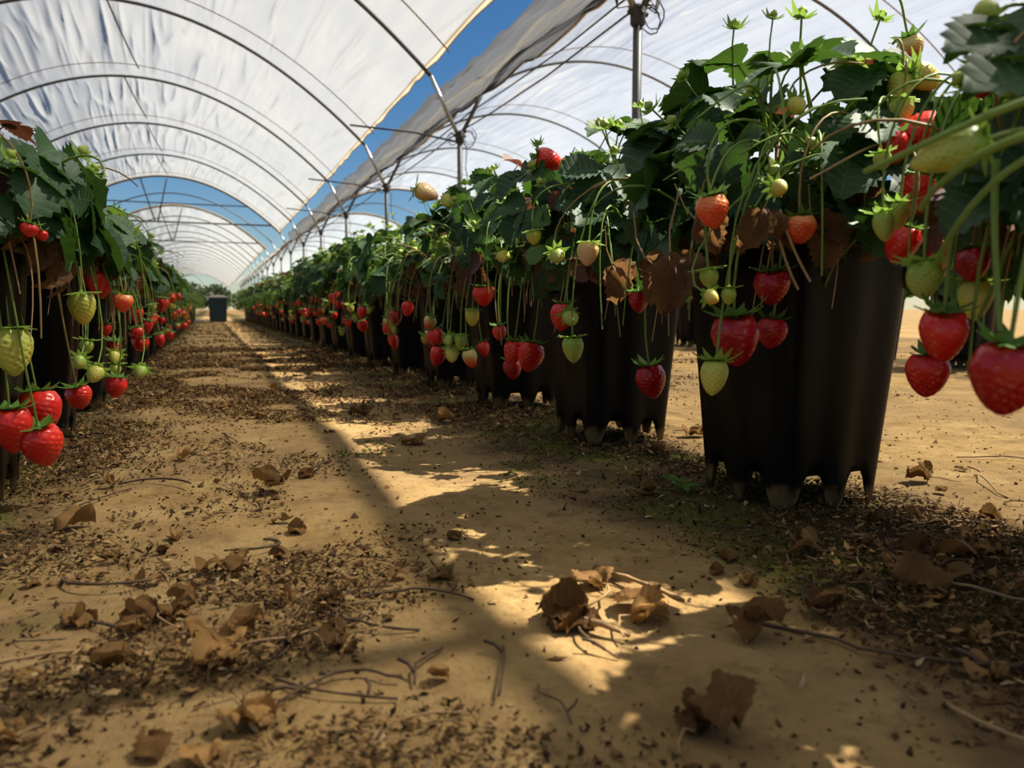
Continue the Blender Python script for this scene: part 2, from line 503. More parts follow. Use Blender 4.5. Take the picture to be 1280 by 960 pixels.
# tie ropes over the film half way along each bay
rb = MB()
rb.tube([(HALF * u, 0.03 * math.sin(u * 5), TIPZ + RISE * (1 - u * u) - 0.012 + 0.03) for u in np.linspace(-1, 1, 33)], 0.006, 4)
rm = rb.mesh('tie_rope', ['rope'])
for c, nm in ((C1, 'aisle'), (C2, 'neighbouring tunnel')):
    for k in range(-1, 6):
        o = link('tie_rope', rm, None, (c, Y0 + BAY * (k + 0.82), 0))
        tag(o, f'thin brown rope across the {nm} roof, {ORD[k + 2]} from the near end', 'rope', f'tie ropes of the {nm} roof')
# slack ridge straps, one a bay
for k in range(0, 6):
    y = Y0 + BAY * k
    b = MB()
    x0 = C1 + random.uniform(-0.12, 0.05)
    b.tube([(x0 + 0.02 * i, y + BAY * 0.82 * i / 5, TIPZ + RISE - 0.02 - 0.02 * math.sin(math.pi * i / 5)) for i in range(6)], 0.009, 5)
    tag(link('ridge_strap', b.mesh('ridge_strap', ['cord'])), f'dark strap under the ridge in the {ORD[k + 1]} roof bay', 'strap', 'ridge straps')

# Y-shaped steel posts with clamp, wire coils and arms
def coil(b, p, r, turns, seed):
    rr = random.Random(seed)
    pts = []
    for i in range(int(turns * 14)):
        a = 2 * math.pi * i / 14
        q = r * (1 + 0.25 * math.sin(i * 0.37 + seed))
        pts.append((p[0] + q * math.cos(a) * 0.8 + 0.01 * rr.uniform(-1, 1), p[1] + 0.02 * math.sin(a * 0.3), p[2] + q * math.sin(a) - 0.3 * r))
    b.tube(pts, 0.0035, 4)

def post_parts():
    d = {}
    b = MB(); b.tube([(0, 0, -0.05), (0, 0, 0.8), (0, 0, LEGH + 0.03)], 0.021, 10); d['pole'] = b.mesh('pole', ['pipe'])
    for s in (-1, 1):
        b = MB(); b.tube([(0, 0, LEGH - 0.02), (s * TIPX * 0.5, 0, LEGH + 0.2), (s * TIPX, 0, TIPZ)], 0.016, 8)
        d[('arm', s)] = b.mesh('arm', ['pipe_light' if s < 0 else 'pipe'])
    b = MB()
    b.tube([(0, 0, LEGH - 0.06), (0, 0, LEGH - 0.05), (0, 0, LEGH + 0.02), (0, 0, LEGH + 0.035)], [0.024, 0.034, 0.036, 0.026], 10)
    b.tube([(-0.05, 0, LEGH), (0.05, 0, LEGH)], 0.012, 6)
    b.tube([(0, -0.045, LEGH - 0.01), (0, 0.045, LEGH - 0.01)], 0.010, 6)
    d['clamp'] = b.mesh('clamp', ['cord'])
    b = MB(); coil(b, (0.07, 0, LEGH + 0.01), 0.06, 2.3, 3); d['wire'] = [b.mesh('wire', ['cord'])]
    b = MB(); b.tube([(0.02, 0, LEGH), (0.06, 0.01, LEGH - 0.1), (0.05, 0.01, LEGH - 0.24), (0.07, 0, LEGH - 0.36)], 0.004, 4); coil(b, (-0.06, 0, LEGH - 0.02), 0.045, 1.6, 8)
    d['wire'].append(b.mesh('wire', ['cord']))
    b = MB()
    for s, h in ((-1, 0.16), (1, 0.2), (-1, 0.06), (1, 0.08), (1, 0.13)):
        b.tube([(0, 0.01, LEGH - 0.04), (s * 0.05, 0, LEGH + h * 0.4), (s * 0.10, 0.01, LEGH + h * 0.2), (s * 0.12, 0, LEGH + h)], 0.004, 4)
    d['wire'].append(b.mesh('wire', ['cord']))
    return d
PP = post_parts()
for k in range(0, 24):
    y = Y0 + BAY * k
    if k > 18:
        continue
    if k < 6:
        lab = ['steel post with a tangle of wire at its top, behind the nearest pot', 'Y-shaped steel post with a wire coil at the fork, second post from the camera',
               'Y-shaped steel post, third from the camera', 'Y-shaped steel post, fourth from the camera', 'Y-shaped steel post, fifth from the camera', 'Y-shaped steel post, sixth from the camera'][k]
        p = tag(link('roof_post', None, None, (LEGX, y, 0)), lab, 'post', 'posts between the two tunnels')
    else:
        p = tag(link('roof_post', None, None, (LEGX, y, 0)), 'thin distant Y-shaped post in the line beside the aisle roof', 'post', 'distant posts between the two tunnels')
    link('pole', PP['pole'], p)
    for s in (-1, 1):
        link('arm', PP[('arm', s)], p)
    link('clamp', PP['clamp'], p)
    if k < 6:
        for w in ([0, 2] if k == 0 else [0, 1] if k == 1 else [1]):
            link('wire', PP['wire'][w], p)

# the outer post lines that carry the far edges of both roofs
for x, nm in ((C1 - 2.67, 'outer edge of the aisle roof'), (C2 + 2.67, 'outer edge of the neighbouring roof')):
    for k in range(-1, 7):
        p = tag(link('roof_post', None, None, (x, Y0 + BAY * k, 0)), f'Y-shaped steel post under the {nm}, {ORD[k + 2]} from the near end', 'post', f'posts under the {nm}')
        link('pole', PP['pole'], p)
        for s in (-1, 1):
            link('arm', PP[('arm', s)], p)
        link('clamp', PP['clamp'], p)
# long wires strung from post to post
for z, x, nm in ((LEGH + 0.02, LEGX - 0.02, 'taut dark wire running along the forks of the posts'), (LEGH + 0.22, LEGX + 0.13, 'dark wire strung under the gathered film')):
    b = MB()
    b.tube([(x + 0.01 * math.sin(i), -3 + 0.9 * i, z - 0.03 * math.sin(math.pi * ((-3 + 0.9 * i - Y0) / BAY % 1))) for i in range(26)], 0.005, 4)
    tag(link('long_wire', b.mesh('long_wire', ['cord'])), nm, 'wire')
for k in (1, 2, 3):
    y = Y0 + BAY * k
    b = MB()
    b.tube([(LEGX, y, LEGH - 0.05), (LEGX - 0.35, y + 0.1, LEGH + 0.02), (LEGX - 0.8, y + 0.3, LEGH + 0.08)], 0.008, 5)
    tag(link('brace_bar', b.mesh('brace_bar', ['pipe'])), f'thin dark bar reaching sideways from the {ORD[k + 1]} steel post', 'bar', 'side bars of the posts')

# the strip of film gathered along the gutter between the tunnels
def gathered():
    base = [(1.822, 2.035), (1.826, 1.995), (1.835, 1.975), (1.86, 1.93), (1.885, 1.925), (1.91, 1.89), (1.94, 1.89), (1.97, 1.865), (2.0, 1.87)]
    # finer cross section
    n = 41
    tt = np.linspace(0, len(base) - 1, n)
    bx = np.interp(tt, range(len(base)), [p[0] for p in base])
    bz = np.interp(tt, range(len(base)), [p[1] for p in base])
    ys = np.linspace(-3.4, END1 + 0.1, 330)
    Tg, Yg = np.meshgrid(np.arange(n), ys)
    ph = ((Yg - Y0) / BAY) % 1.0
    sag = 0.02 * np.sin(np.pi * ph) ** 1.2
    X = bx[Tg] + 0.012 * (fnoise(Yg * 0.8, Tg * 0.02, 5) - 0.5) * 2
    Z = bz[Tg] - sag * np.sin(np.pi * Tg / (n - 1)) + (fnoise(Yg * 5.5 + Tg * 0.08, Tg * 0.10, 7) - 0.5) * 0.045 + (fnoise(Yg * 1.1, Tg * 0.5, 17) - 0.5) * 0.03
    b = MB()
    b.add(np.stack([X, Yg, Z], -1).reshape(-1, 3), [(j * n + i, j * n + i + 1, (j + 1) * n + i + 1, (j + 1) * n + i) for j in range(len(ys) - 1) for i in range(n - 1)])
    root = link('gathered_film', None, None, (2.15, -3.4, 0))
    tag(root, 'grey dusty plastic film gathered in folds along the gutter', 'tunnel cover')
    link('film', b.mesh('film', ['film_folded']), root, (-2.15, 3.4, 0))
    P = np.stack([X, Yg, Z], -1)[:, -1, :]
    h = MB(); h.tube([tuple(p) for p in P[::2]], 0.010, 5)
    link('hem', h.mesh('hem', ['hem']), root, (-2.15, 3.4, 0))
gathered()

# frame of the open strip between the two blocks
def end_frame():
    y = END1
    root = link('end_frame', None, None, (C1, y, 0))
    tag(root, 'dark steel end frame crossing the strip of blue sky', 'frame')
    b = MB(); b.tube([(-1.72, 0, 2.62), (1.72, 0, 2.62)], 0.014, 5); link('crossbar', b.mesh('crossbar', ['pipe']), root)
    b = MB(); b.tube([(-2.26, 0, 2.2), (2.26, 0, 2.2)], 0.02, 5); link('crossbar', b.mesh('crossbar', ['pipe']), root)
    for xa, xb in ((-0.55, -0.28), (0.0, -0.22)):
        b = MB(); b.tube([(xa, 0, 3.17), (xb, 0, 2.2)], 0.016, 5); link('strut', b.mesh('strut', ['pipe']), root)
    y2 = ST2
    root = link('end_frame', None, None, (C1, y2, 0))
    tag(root, 'steel end frame at the front of the distant tunnel', 'frame')
    for xa, xb in ((-0.45, -0.15), (0.15, -0.1)):
        b = MB(); b.tube([(xa, 0, 3.15), (xb, 0, 2.2)], 0.016, 5); link('strut', b.mesh('strut', ['pipe']), root)
    b = MB(); b.tube([(-2.26, 0, 2.2), (2.26, 0, 2.2)], 0.018, 5); link('crossbar', b.mesh('crossbar', ['pipe']), root)
end_frame()

# ------------------------------------------------------------------ pots
POTH = 0.345
def pot_meshes():
    NL, SEG = 8, 14
    nt = NL * SEG
    zs = [0, 0.03, 0.06, 0.12, 0.20, 0.28, 0.318, 0.322, POTH]
    def foot(k):
        q = abs(((k + SEG / 2) % SEG) - SEG / 2) / SEG          # 0 at a foot, 0.5 in the middle of an arch
        return 0.0 if q < 0.2 else 0.042 * math.sqrt(min(1, (q - 0.2) / 0.16))
    def rad(th, z, off):
        a = 0.084 + (0.112 - 0.084) * z / POTH
        c, s = abs(math.cos(th)), abs(math.sin(th))
        e = 5.0
        r = a / ((c ** e + s ** e) ** (1 / e))
        r *= 1 + 0.030 * math.cos(NL * th) * (1 - 0.5 * z / POTH)
        return r - off
    b = MB()
    rows = []
    for layer, off in ((0, 0.0), (1, 0.004)):
        for zr in zs:
            for k in range(nt):
                th = 2 * math.pi * k / nt
                z = zr if zr > 0.11 else foot(k) + (0.12 - foot(k)) * zr / 0.12
                r = rad(th, z, off)
                rows.append((r * math.cos(th), r * math.sin(th), z))
    fs = []
    nz = len(zs)
    for j in range(nz - 1):
        for k in range(nt):
            k2 = (k + 1) % nt
            a, bb, c, d = j * nt + k, j * nt + k2, (j + 1) * nt + k2, (j + 1) * nt + k
            fs.append((a, bb, c, d))
            o = nz * nt
            fs.append((a + o, d + o, c + o, bb + o))
    for k in range(nt):                  # skins meet along the feet and arches
        k2 = (k + 1) % nt
        fs.append((k, k + nz * nt, k2 + nz * nt, k2))
    for k in range(nt):                  # lip joins the two skins
        k2 = (k + 1) % nt
        a = (nz - 1) * nt
        fs.append((a + k, a + k2, a + k2 + nz * nt, a + k + nz * nt))
    b.add(rows, fs)
    # inner floor of the pot
    fl = [(0, 0, 0.056)] + [(rad(2 * math.pi * k / nt, 0.046, 0.003) * math.cos(2 * math.pi * k / nt), rad(2 * math.pi * k / nt, 0.046, 0.003) * math.sin(2 * math.pi * k / nt), 0.056) for k in range(nt)]
    b.add(fl, [(0, 1 + (k + 1) % nt, 1 + k) for k in range(nt)])
    shell = b.mesh('shell', ['pot'])
    b = MB()
    prof = [(0.0, 0.322), (0.006, 0.322), (0.008, 0.334), (0.007, POTH + 0.001), (-0.003, POTH + 0.001)]
    vs = [(( rad(2 * math.pi * k / nt, z, 0) + o) * math.cos(2 * math.pi * k / nt), (rad(2 * math.pi * k / nt, z, 0) + o) * math.sin(2 * math.pi * k / nt), z) for o, z in prof for k in range(nt)]
    b.add(vs, [(j * nt + k, j * nt + (k + 1) % nt, (j + 1) * nt + (k + 1) % nt, (j + 1) * nt + k) for j in range(len(prof) - 1) for k in range(nt)])
    rim = b.mesh('rim', ['pot'])
    b = MB()
    rr = [0, 0.35, 0.7, 0.97]
    vs = []
    for q in rr:
        for k in range(24):
            th = 2 * math.pi * k / 24
            r = rad(th, 0.32, 0.006) * q
            vs.append((r * math.cos(th), r * math.sin(th), 0.335 + 0.02 * (1 - q * q) + random.uniform(-0.004, 0.004)))
    b.add(vs, [(j * 24 + k, j * 24 + (k + 1) % 24, (j + 1) * 24 + (k + 1) % 24, (j + 1) * 24 + k) for j in range(3) for k in range(24)])
    soil = b.mesh('soil', ['soil'])
    return shell, rim, soil
SHELL, RIM, SOIL = pot_meshes()

def make_pot(x, y, label, group, parts=True):
    p = link('plant_pot', None, None, (x, y, 0), (0, 0, random.uniform(-0.06, 0.06)))
    tag(p, label, 'pot', group)
    link('shell', SHELL, p)
    if parts:
        link('rim', RIM, p)
        link('soil', SOIL, p)
    return p

# ------------------------------------------------------------------ leaves
def leaflet(b, L, W, base, yaw, pitch, rnd, N=14, cols=5, mat=0, fold=0.25, droop=0.5, crumple=0.0, roll=0.0):
    """one toothed, pleated leaflet starting at base"""
    rr = random.Random(rnd)
    ss = np.linspace(-1, 1, cols)
    vs, uv = [], []
    ph = rr.uniform(0, 6)
    for i in range(N + 1):
        t = i / N
        w = W * 0.5 * (math.sin(math.pi * min(1, (t * 0.90 + 0.02)) ** 0.85) ** 0.75)
        if i == N: w = W * 0.05
        for s in ss:
            edge = abs(s) ** 2
            tooth = 1.0
            if abs(s) > 0.99 and N > 6:
                tooth = 1.07 if i % 2 == 0 else 0.88
            x = s * w * tooth
            y = L * (t * 0.90 + 0.10 * edge * math.sin(math.pi * t)) + (L * 0.05 if (abs(s) > 0.99 and i % 2 == 0 and N > 6) else 0)
            z = fold * abs(x) - droop * L * t * t * 0.55 + 0.018 * L * (1 if i % 2 else -1) * min(1, abs(s) * 2) * (1 if N > 6 else 0)
            z += 0.05 * L * math.sin(3 * t + ph) * s
            if crumple:
                x *= 1 - 0.35 * crumple * abs(math.sin(4 * t + ph))
                z += crumple * L * (0.28 * math.sin(5 * t + 2.5 * s + ph) + 0.22 * math.cos(7 * s + 3 * t + 2 * ph) * abs(s))
            vs.append((x, y, z)); uv.append((s, t))
    M3 = Matrix.Rotation(yaw, 3, 'Z') @ Matrix.Rotation(pitch, 3, 'X') @ Matrix.Rotation(roll, 3, 'Y')
    vs = [tuple(M3 @ Vector(v) + Vector(base)) for v in vs]
    fs = [(i * cols + j, i * cols + j + 1, (i + 1) * cols + j + 1, (i + 1) * cols + j) for i in range(N) for j in range(cols - 1)]
    b.add(vs, fs, mat, uv)

def leaf_mesh(seed, mat, N=14, cols=5, size=1.0, petiole=0.16, crumple=0.0, stem='stem'):
    rr = random.Random(seed)
    b = MB()
    L = 0.072 * size * rr.uniform(0.9, 1.12)
    for yaw, k in ((0, 1.06), (1.22 + rr.uniform(-0.15, 0.15), 0.95), (-1.22 + rr.uniform(-0.15, 0.15), 0.95)):
        leaflet(b, L * k, L * k * rr.uniform(0.92, 1.05), (0, 0, 0), yaw, rr.uniform(-0.35, 0.25), seed * 7 + int(yaw * 10), N, cols,
                0, rr.uniform(0.12, 0.42), rr.uniform(0.15, 0.8), crumple, rr.uniform(-0.3, 0.3))
    p = petiole
    b.tube([(0, 0.003, 0), (0, -0.012, -0.02), (0.004, -0.03, -p * 0.45), (0.0, -0.03, -p)], [0.0012, 0.0015, 0.0018, 0.002], 5 if N > 6 else 3, 1, False)
    return b.mesh('leaf', [mat, stem])

LEAF = [leaf_mesh(i, 'leaf') for i in range(9)]
LEAF_BR = [leaf_mesh(20 + i, 'leaf_bright', size=0.6, petiole=0.12) for i in range(4)]
LEAF_RED = [leaf_mesh(30 + i, 'leaf_red', size=0.85, stem='stem_red') for i in range(2)]
def dry_mesh(seed):
    rr = random.Random(seed)
    b = MB()
    leaflet(b, 0.075, 0.07, (0, 0, 0), 0, 0, seed, 12, 5, 0, 0.4, 0.6, 0.55)
    leaflet(b, 0.06, 0.055, (0, 0, 0), 0.9, 0.2, seed + 50, 10, 5, 0, 0.5, 0.6, 0.6)
    b.tube([(0, 0.003, 0), (0.004, -0.03, 0.006), (0.0, -0.07, 0.03)], 0.0014, 4, 1, False)
    return b.mesh('dry_leaf', ['leaf_dry', 'stem_dry'])
LEAF_DRY = [dry_mesh(60 + i) for i in range(5)]

# ------------------------------------------------------------------ strawberries
def fruit_mesh(seed, H=1.15, point=1.0, nt=64, nz=50, nseed=120):
    rr = np.random.default_rng(seed)
    t = np.linspace(0, 1, nz)
    th = np.linspace(0, 2 * np.pi, nt, endpoint=False)
    pk = 0.32 * point
    prof = 0.5 * np.where(t < pk, np.sqrt(np.clip(1 - ((pk - t) / pk) ** 2.2, 0, 1)), np.clip(1 - (np.clip(t - pk, 0, 1) / (1 - pk)) ** 1.7, 0, 1) ** 0.60)
    prof[0] = 0.02; prof[-1] = 0.015
    z = -H * (t ** 1.05) + 0.10 * np.sin(np.pi * t) ** 2 * 0 + 0.09 * np.exp(-((t - 0.10) / 0.07) ** 2)
    T, TH = np.meshgrid(np.arange(nz), th, indexing='ij')
    lob = 1 + 0.07 * np.cos(2 * TH + rr.uniform(0, 6)) + 0.035 * np.cos(3 * TH + rr.uniform(0, 6))
    Rr = prof[T] * lob
    bend = 0.05 * rr.uniform(-1, 1) * (t[T] ** 2)
    X = Rr * np.cos(TH) + bend; Y = Rr * np.sin(TH); Z = z[T] + 0.025 * np.cos(2 * TH + 1) * (1 - t[T])
    P = np.stack([X, Y, Z], -1).reshape(-1, 3)
    # achenes on a golden spiral, each in a dimple
    i = np.arange(nseed)
    ts = 0.07 + 0.9 * (i + 0.5) / nseed
    ths = (i * 2.39996) % (2 * np.pi)
    rs = np.interp(ts, t, prof); zz = np.interp(ts, t, z)
    S = np.stack([rs * np.cos(ths), rs * np.sin(ths), zz], -1)
    d = np.sqrt(((P[:, None, :] - S[None]) ** 2).sum(-1)).min(1)
    sd = np.clip(1 - d / 0.030, 0, 1)
    dim = np.exp(-(d / 0.042) ** 2)
    nrm = P - np.array([0, 0, -H * 0.42]); nrm /= np.linalg.norm(nrm, axis=1, keepdims=True) + 1e-9
    P = P - nrm * (0.042 * dim)[:, None]
    b = MB()
    b.add(P, [(a * nt + k, (a + 1) * nt + k, (a + 1) * nt + (k + 1) % nt, a * nt + (k + 1) % nt) for a in range(nz - 1) for k in range(nt)])
    me = b.mesh('flesh', ['red'])
    at_ = me.attributes.new('seed', 'FLOAT', 'POINT')
    at_.data.foreach_set('value', np.clip(sd * 1.6, 0, 1).astype(np.float32))
    return me
FR_SHAPES = [fruit_mesh(1, 1.12), fruit_mesh(2, 1.28, 0.95), fruit_mesh(3, 1.0, 1.05), fruit_mesh(4, 1.2, 0.85)]
FR = {}
for kname in ('red', 'dark', 'orange', 'half', 'yellow', 'green', 'peach'):
    FR[kname] = []
    for s in FR_SHAPES:
        c = s.copy(); c.materials[0] = M[kname]; FR[kname].append(c)
FR_LOW = {}
for kname in FR:
    me = fruit_mesh(9, 1.15, 1.0, 12, 10, 60); me.materials[0] = M[kname]; FR_LOW[kname] = me

def calyx_mesh(seed, n=9, lift=0.5, size=0.55, mat='calyx'):
    rr = random.Random(seed)
    b = MB()
    for k in range(n):
        a = 2 * math.pi * k / n + rr.uniform(-0.15, 0.15)
        L = size * rr.uniform(0.75, 1.2)
        w = 0.20 * size * rr.uniform(0.9, 1.2)
        up = lift * rr.uniform(0.3, 1.3)
        pts, uv = [], []
        for i, (q, ww) in enumerate(((0.0, 0.5), (0.3, 1.0), (0.65, 0.8), (1.0, 0.04))):
            r = 0.03 + L * q
            z = 0.04 + up * L * q * q - 0.06 * q * (1 - q)
            for s in (-1, 0, 1):
                x, y = r, s * w * ww
                pts.append((x * math.cos(a) - y * math.sin(a), x * math.sin(a) + y * math.cos(a), z + (0.05 * size if s == 0 else 0.0)))
        b.add(pts, [(i * 3 + j, i * 3 + j + 1, (i + 1) * 3 + j + 1, (i + 1) * 3 + j) for i in range(3) for j in range(2)])
    b.tube([(0, 0, -0.02), (0, 0, 0.06), (0, 0, 0.12)], [0.09, 0.07, 0.04], 6)
    return b.mesh('calyx', [mat])
CALYX = [calyx_mesh(i, 9, 0.45, 0.50) for i in range(3)]
CALYX_G = [calyx_mesh(10 + i, 9, -0.15 + 0.3 * i, 0.62, 'calyx_bright') for i in range(3)]

def curve(p0, p1, p2, p3, n=9):
    out = []
    for i in range(n):
        t = i / (n - 1)
        out.append(p0 * (1 - t) ** 3 + p1 * 3 * t * (1 - t) ** 2 + p2 * 3 * t * t * (1 - t) + p3 * t ** 3)
    return out

def strawberry(top, width, kind, label, group, attach, tilt=(0, 0, 0), shape=None, low=False, stretch=1.0):
    """an Empty where stalk meets fruit; flesh hangs below it, stalk climbs to the plant"""
    o = link('strawberry', None, None, top)
    tag(o, label, 'strawberry', group)
    e = Euler(tilt)
    rz = Euler((0, 0, random.uniform(0, 6.28))).to_matrix()
    rot = (e.to_matrix() @ rz).to_quaternion()
    me = FR_LOW[kind] if low else FR[kind][random.randrange(4) if shape is None else shape]
    link('flesh', me, o, (0, 0, 0), rot, (width, width, width * stretch))
    green = kind in ('green', 'yellow', 'peach')
    cm = (CALYX_G if green else CALYX)[random.randrange(3)]
    link('calyx', cm, o, (0, 0, 0), rot, width * (1.35 if width < 0.03 else 1.15))
    if attach is not None:
        a = Vector(attach) - Vector(top)
        up = e.to_matrix() @ Vector((0, 0, 1))
        ln = a.length
        b = MB()
        pts = curve(Vector((0, 0, 0)) + up * width * 0.08, up * (0.01 + ln * 0.45), Vector((a.x * 0.35, a.y * 0.35, a.z * 0.95)) + Vector((0, 0, 0.012)), a, 6 if low else 10)
        b.tube(pts, 0.0015 if width > 0.02 else 0.0012, 3 if low else 5, 0, False)
        link('stalk', b.mesh('stalk', ['stem' if random.random() < 0.75 else 'stem_red']), o)
    return o

# small green fruit in an open calyx on its own stalk: a part of the plant
def young_fruit_mesh(seed, h=0.09):
    rr = random.Random(seed)
    b = MB()
    w = rr.uniform(0.011, 0.017)
    for k in range(9):
        a = 2 * math.pi * k / 9 + rr.uniform(-0.1, 0.1)
        L = rr.uniform(0.013, 0.021); wd = 0.0038; up = rr.uniform(0.2, 0.9)
        pts = []
        for q, ww in ((0.0, 0.6), (0.45, 1.0), (1.0, 0.05)):
            r = 0.002 + L * q; z = -0.002 + up * L * q * q
            for s in (-1, 0, 1):
                x, y = r, s * wd * ww
                pts.append((x * math.cos(a) - y * math.sin(a), x * math.sin(a) + y * math.cos(a), z - (0.0008 if s == 0 else 0)))
        b.add(pts, [(i * 3 + j, i * 3 + j + 1, (i + 1) * 3 + j + 1, (i + 1) * 3 + j) for i in range(2) for j in range(2)], 0)
    nt, nz = 10, 7
    vs = [(w * 0.5 * math.sin(math.pi * min(0.98, i / (nz - 1)) ** 0.8 + 0.02) * math.cos(2 * math.pi * k / nt), w * 0.5 * math.sin(math.pi * min(0.98, i / (nz - 1)) ** 0.8 + 0.02) * math.sin(2 * math.pi * k / nt), w * 0.95 * (i / (nz - 1))) for i in range(nz) for k in range(nt)]
    b.add(vs, [(i * nt + k, i * nt + (k + 1) % nt, (i + 1) * nt + (k + 1) % nt, (i + 1) * nt + k) for i in range(nz - 1) for k in range(nt)], 1)
    b.tube([(0, 0, 0), (0.002, 0, -h * 0.3), (0.012, 0.004, -h * 0.7), (0.02, 0.008, -h)], [0.0012, 0.0012, 0.0014, 0.0017], 4, 2, False)
    return b.mesh('young_fruit', ['calyx_bright', 'young_green', 'stem'])
M['young_green'] = plain('young_fruit_green', (0.26, 0.33, 0.04), 0.5, var=0.35, scale=400.0)
YOUNG = [young_fruit_mesh(i, random.uniform(0.07, 0.13)) for i in range(8)]

def stem_mesh(seed, mat, drop):
    rr = random.Random(seed)
    b = MB()
    L = rr.uniform(0.10, 0.2)
    if drop:      # arches out then hangs straight down
        p3 = Vector((L * 0.5, rr.uniform(-.03, .03), -L))
        pts = curve(Vector((0, 0, 0)), Vector((L * 0.35, 0, 0.05)), Vector((L * 0.5, 0, -0.02)), p3, 9)
    else:
        p3 = Vector((L * 0.9, rr.uniform(-.04, .04), L * rr.uniform(-0.1, 0.35)))
        pts = curve(Vector((0, 0, 0)), Vector((L * 0.3, 0, L * 0.45)), Vector((L * 0.7, 0.02, L * 0.45)), p3, 9)
    b.tube(pts, [0.0019 - 0.0009 * i / 8 for i in range(9)], 5, 0, False)
    return b.mesh('stem', [mat])
STEM = [stem_mesh(i, 'stem_red' if i % 4 == 1 else 'stem', i % 3 == 0) for i in range(10)]
STEM_DRY = [stem_mesh(40 + i, 'stem_dry', True) for i in range(5)]

# ------------------------------------------------------------------ strawberry plants
CZ = 0.385
AX, AY, AZ = 0.195, 0.205, 0.215
def frame_rot(nrm, fwd):
    nrm = nrm.normalized()
    y = (fwd - nrm * fwd.dot(nrm))
    y = y.normalized() if y.length > 1e-4 else nrm.orthogonal().normalized()
    x = y.cross(nrm)
    return Matrix(((x.x, y.x, nrm.x), (x.y, y.y, nrm.y), (x.z, y.z, nrm.z))).to_quaternion()

def canopy(rr, lo=-0.35):
    while True:
        d = Vector((rr.gauss(0, 1), rr.gauss(0, 1), rr.gauss(0, 1))).normalized()
        if d.z > lo:
            return d

def plant_near(x, y, label, group, seed, nleaf=64, side=-1, dens=1.0, hs=1.0, nyoung=13, ndry=6):
    rr = random.Random(seed)
    root = link('strawberry_plant', None, None, (x, y, 0.335))
    tag(root, label, 'plant', group)
    for i in range(nleaf):
        d = canopy(rr)
        q = rr.uniform(0.78, 1.04) if i % 3 else rr.uniform(0.4, 0.75)
        p = Vector((AX * d.x, AY * d.y, AZ * hs * d.z)) * q
        if p.z < -0.03 and rr.random() < 0.5:
            p.z *= 0.4
        n = (d + Vector((0, 0, 0.55)) + Vector((rr.uniform(-1, 1), rr.uniform(-1, 1), rr.uniform(-1, 1))) * 0.55)
        fwd = Vector((d.x, d.y, -0.35)) + Vector((rr.uniform(-1, 1), rr.uniform(-1, 1), 0)) * 0.6
        r = rr.random()
        pool = LEAF if r < 0.86 else LEAF_BR if r < 0.96 else LEAF_RED
        link('leaf', rr.choice(pool), root, (p.x, p.y, p.z + CZ - 0.335), frame_rot(n, fwd), rr.uniform(0.72, 1.15))
    for i in range(nyoung):
        d = canopy(rr, -0.1)
        if i % 2 == 0:
            d = Vector((side * abs(d.x), d.y, d.z)).normalized()
        q = rr.uniform(0.98, 1.12)
        p = Vector((AX * d.x, AY * d.y, AZ * hs * d.z)) * q + Vector((0, 0, 0.012))
        n = d + Vector((0, 0, 0.6)) + Vector((rr.uniform(-1, 1), rr.uniform(-1, 1), 0)) * 0.5
        link('young_fruit', rr.choice(YOUNG), root, (p.x, p.y, p.z + CZ - 0.335), frame_rot(n, Vector((0, 1, 0))), rr.uniform(0.75, 1.25))
    for i in range(int(8 * dens)):
        a = rr.uniform(-1.2, 1.2) + (math.pi if side < 0 else 0)
        p = Vector((math.cos(a) * 0.14, math.sin(a) * 0.2, rr.uniform(-0.04, 0.07)))
        link('stem', rr.choice(STEM), root, (p.x, p.y, p.z + 0.03), (0, 0, a + rr.uniform(-0.5, 0.5)), rr.uniform(0.7, 1.2))
    for i in range(int(7 * dens)):
        a = rr.uniform(-1.1, 1.1) + (math.pi if side < 0 else 0)
        p = Vector((math.cos(a) * 0.115, math.sin(a) * 0.15, rr.uniform(-0.01, 0.02)))
        link('dry_stalk', rr.choice(STEM_DRY), root, p, (0, 0, a + rr.uniform(-0.6, 0.6)), rr.uniform(0.5, 0.85))
    for i in range(ndry):
        a = rr.uniform(-1.2, 1.2) + (math.pi if side < 0 else 0)
        p = Vector((math.cos(a) * 0.150, math.sin(a) * 0.19, rr.uniform(-0.02, 0.05)))
        n = Vector((math.cos(a), math.sin(a), rr.uniform(-0.2, 0.4)))
        link('dry_leaf', rr.choice(LEAF_DRY), root, p, frame_rot(n, Vector((rr.uniform(-.4, .4), rr.uniform(-.4, .4), -1))), rr.uniform(0.5, 0.85))
    return root

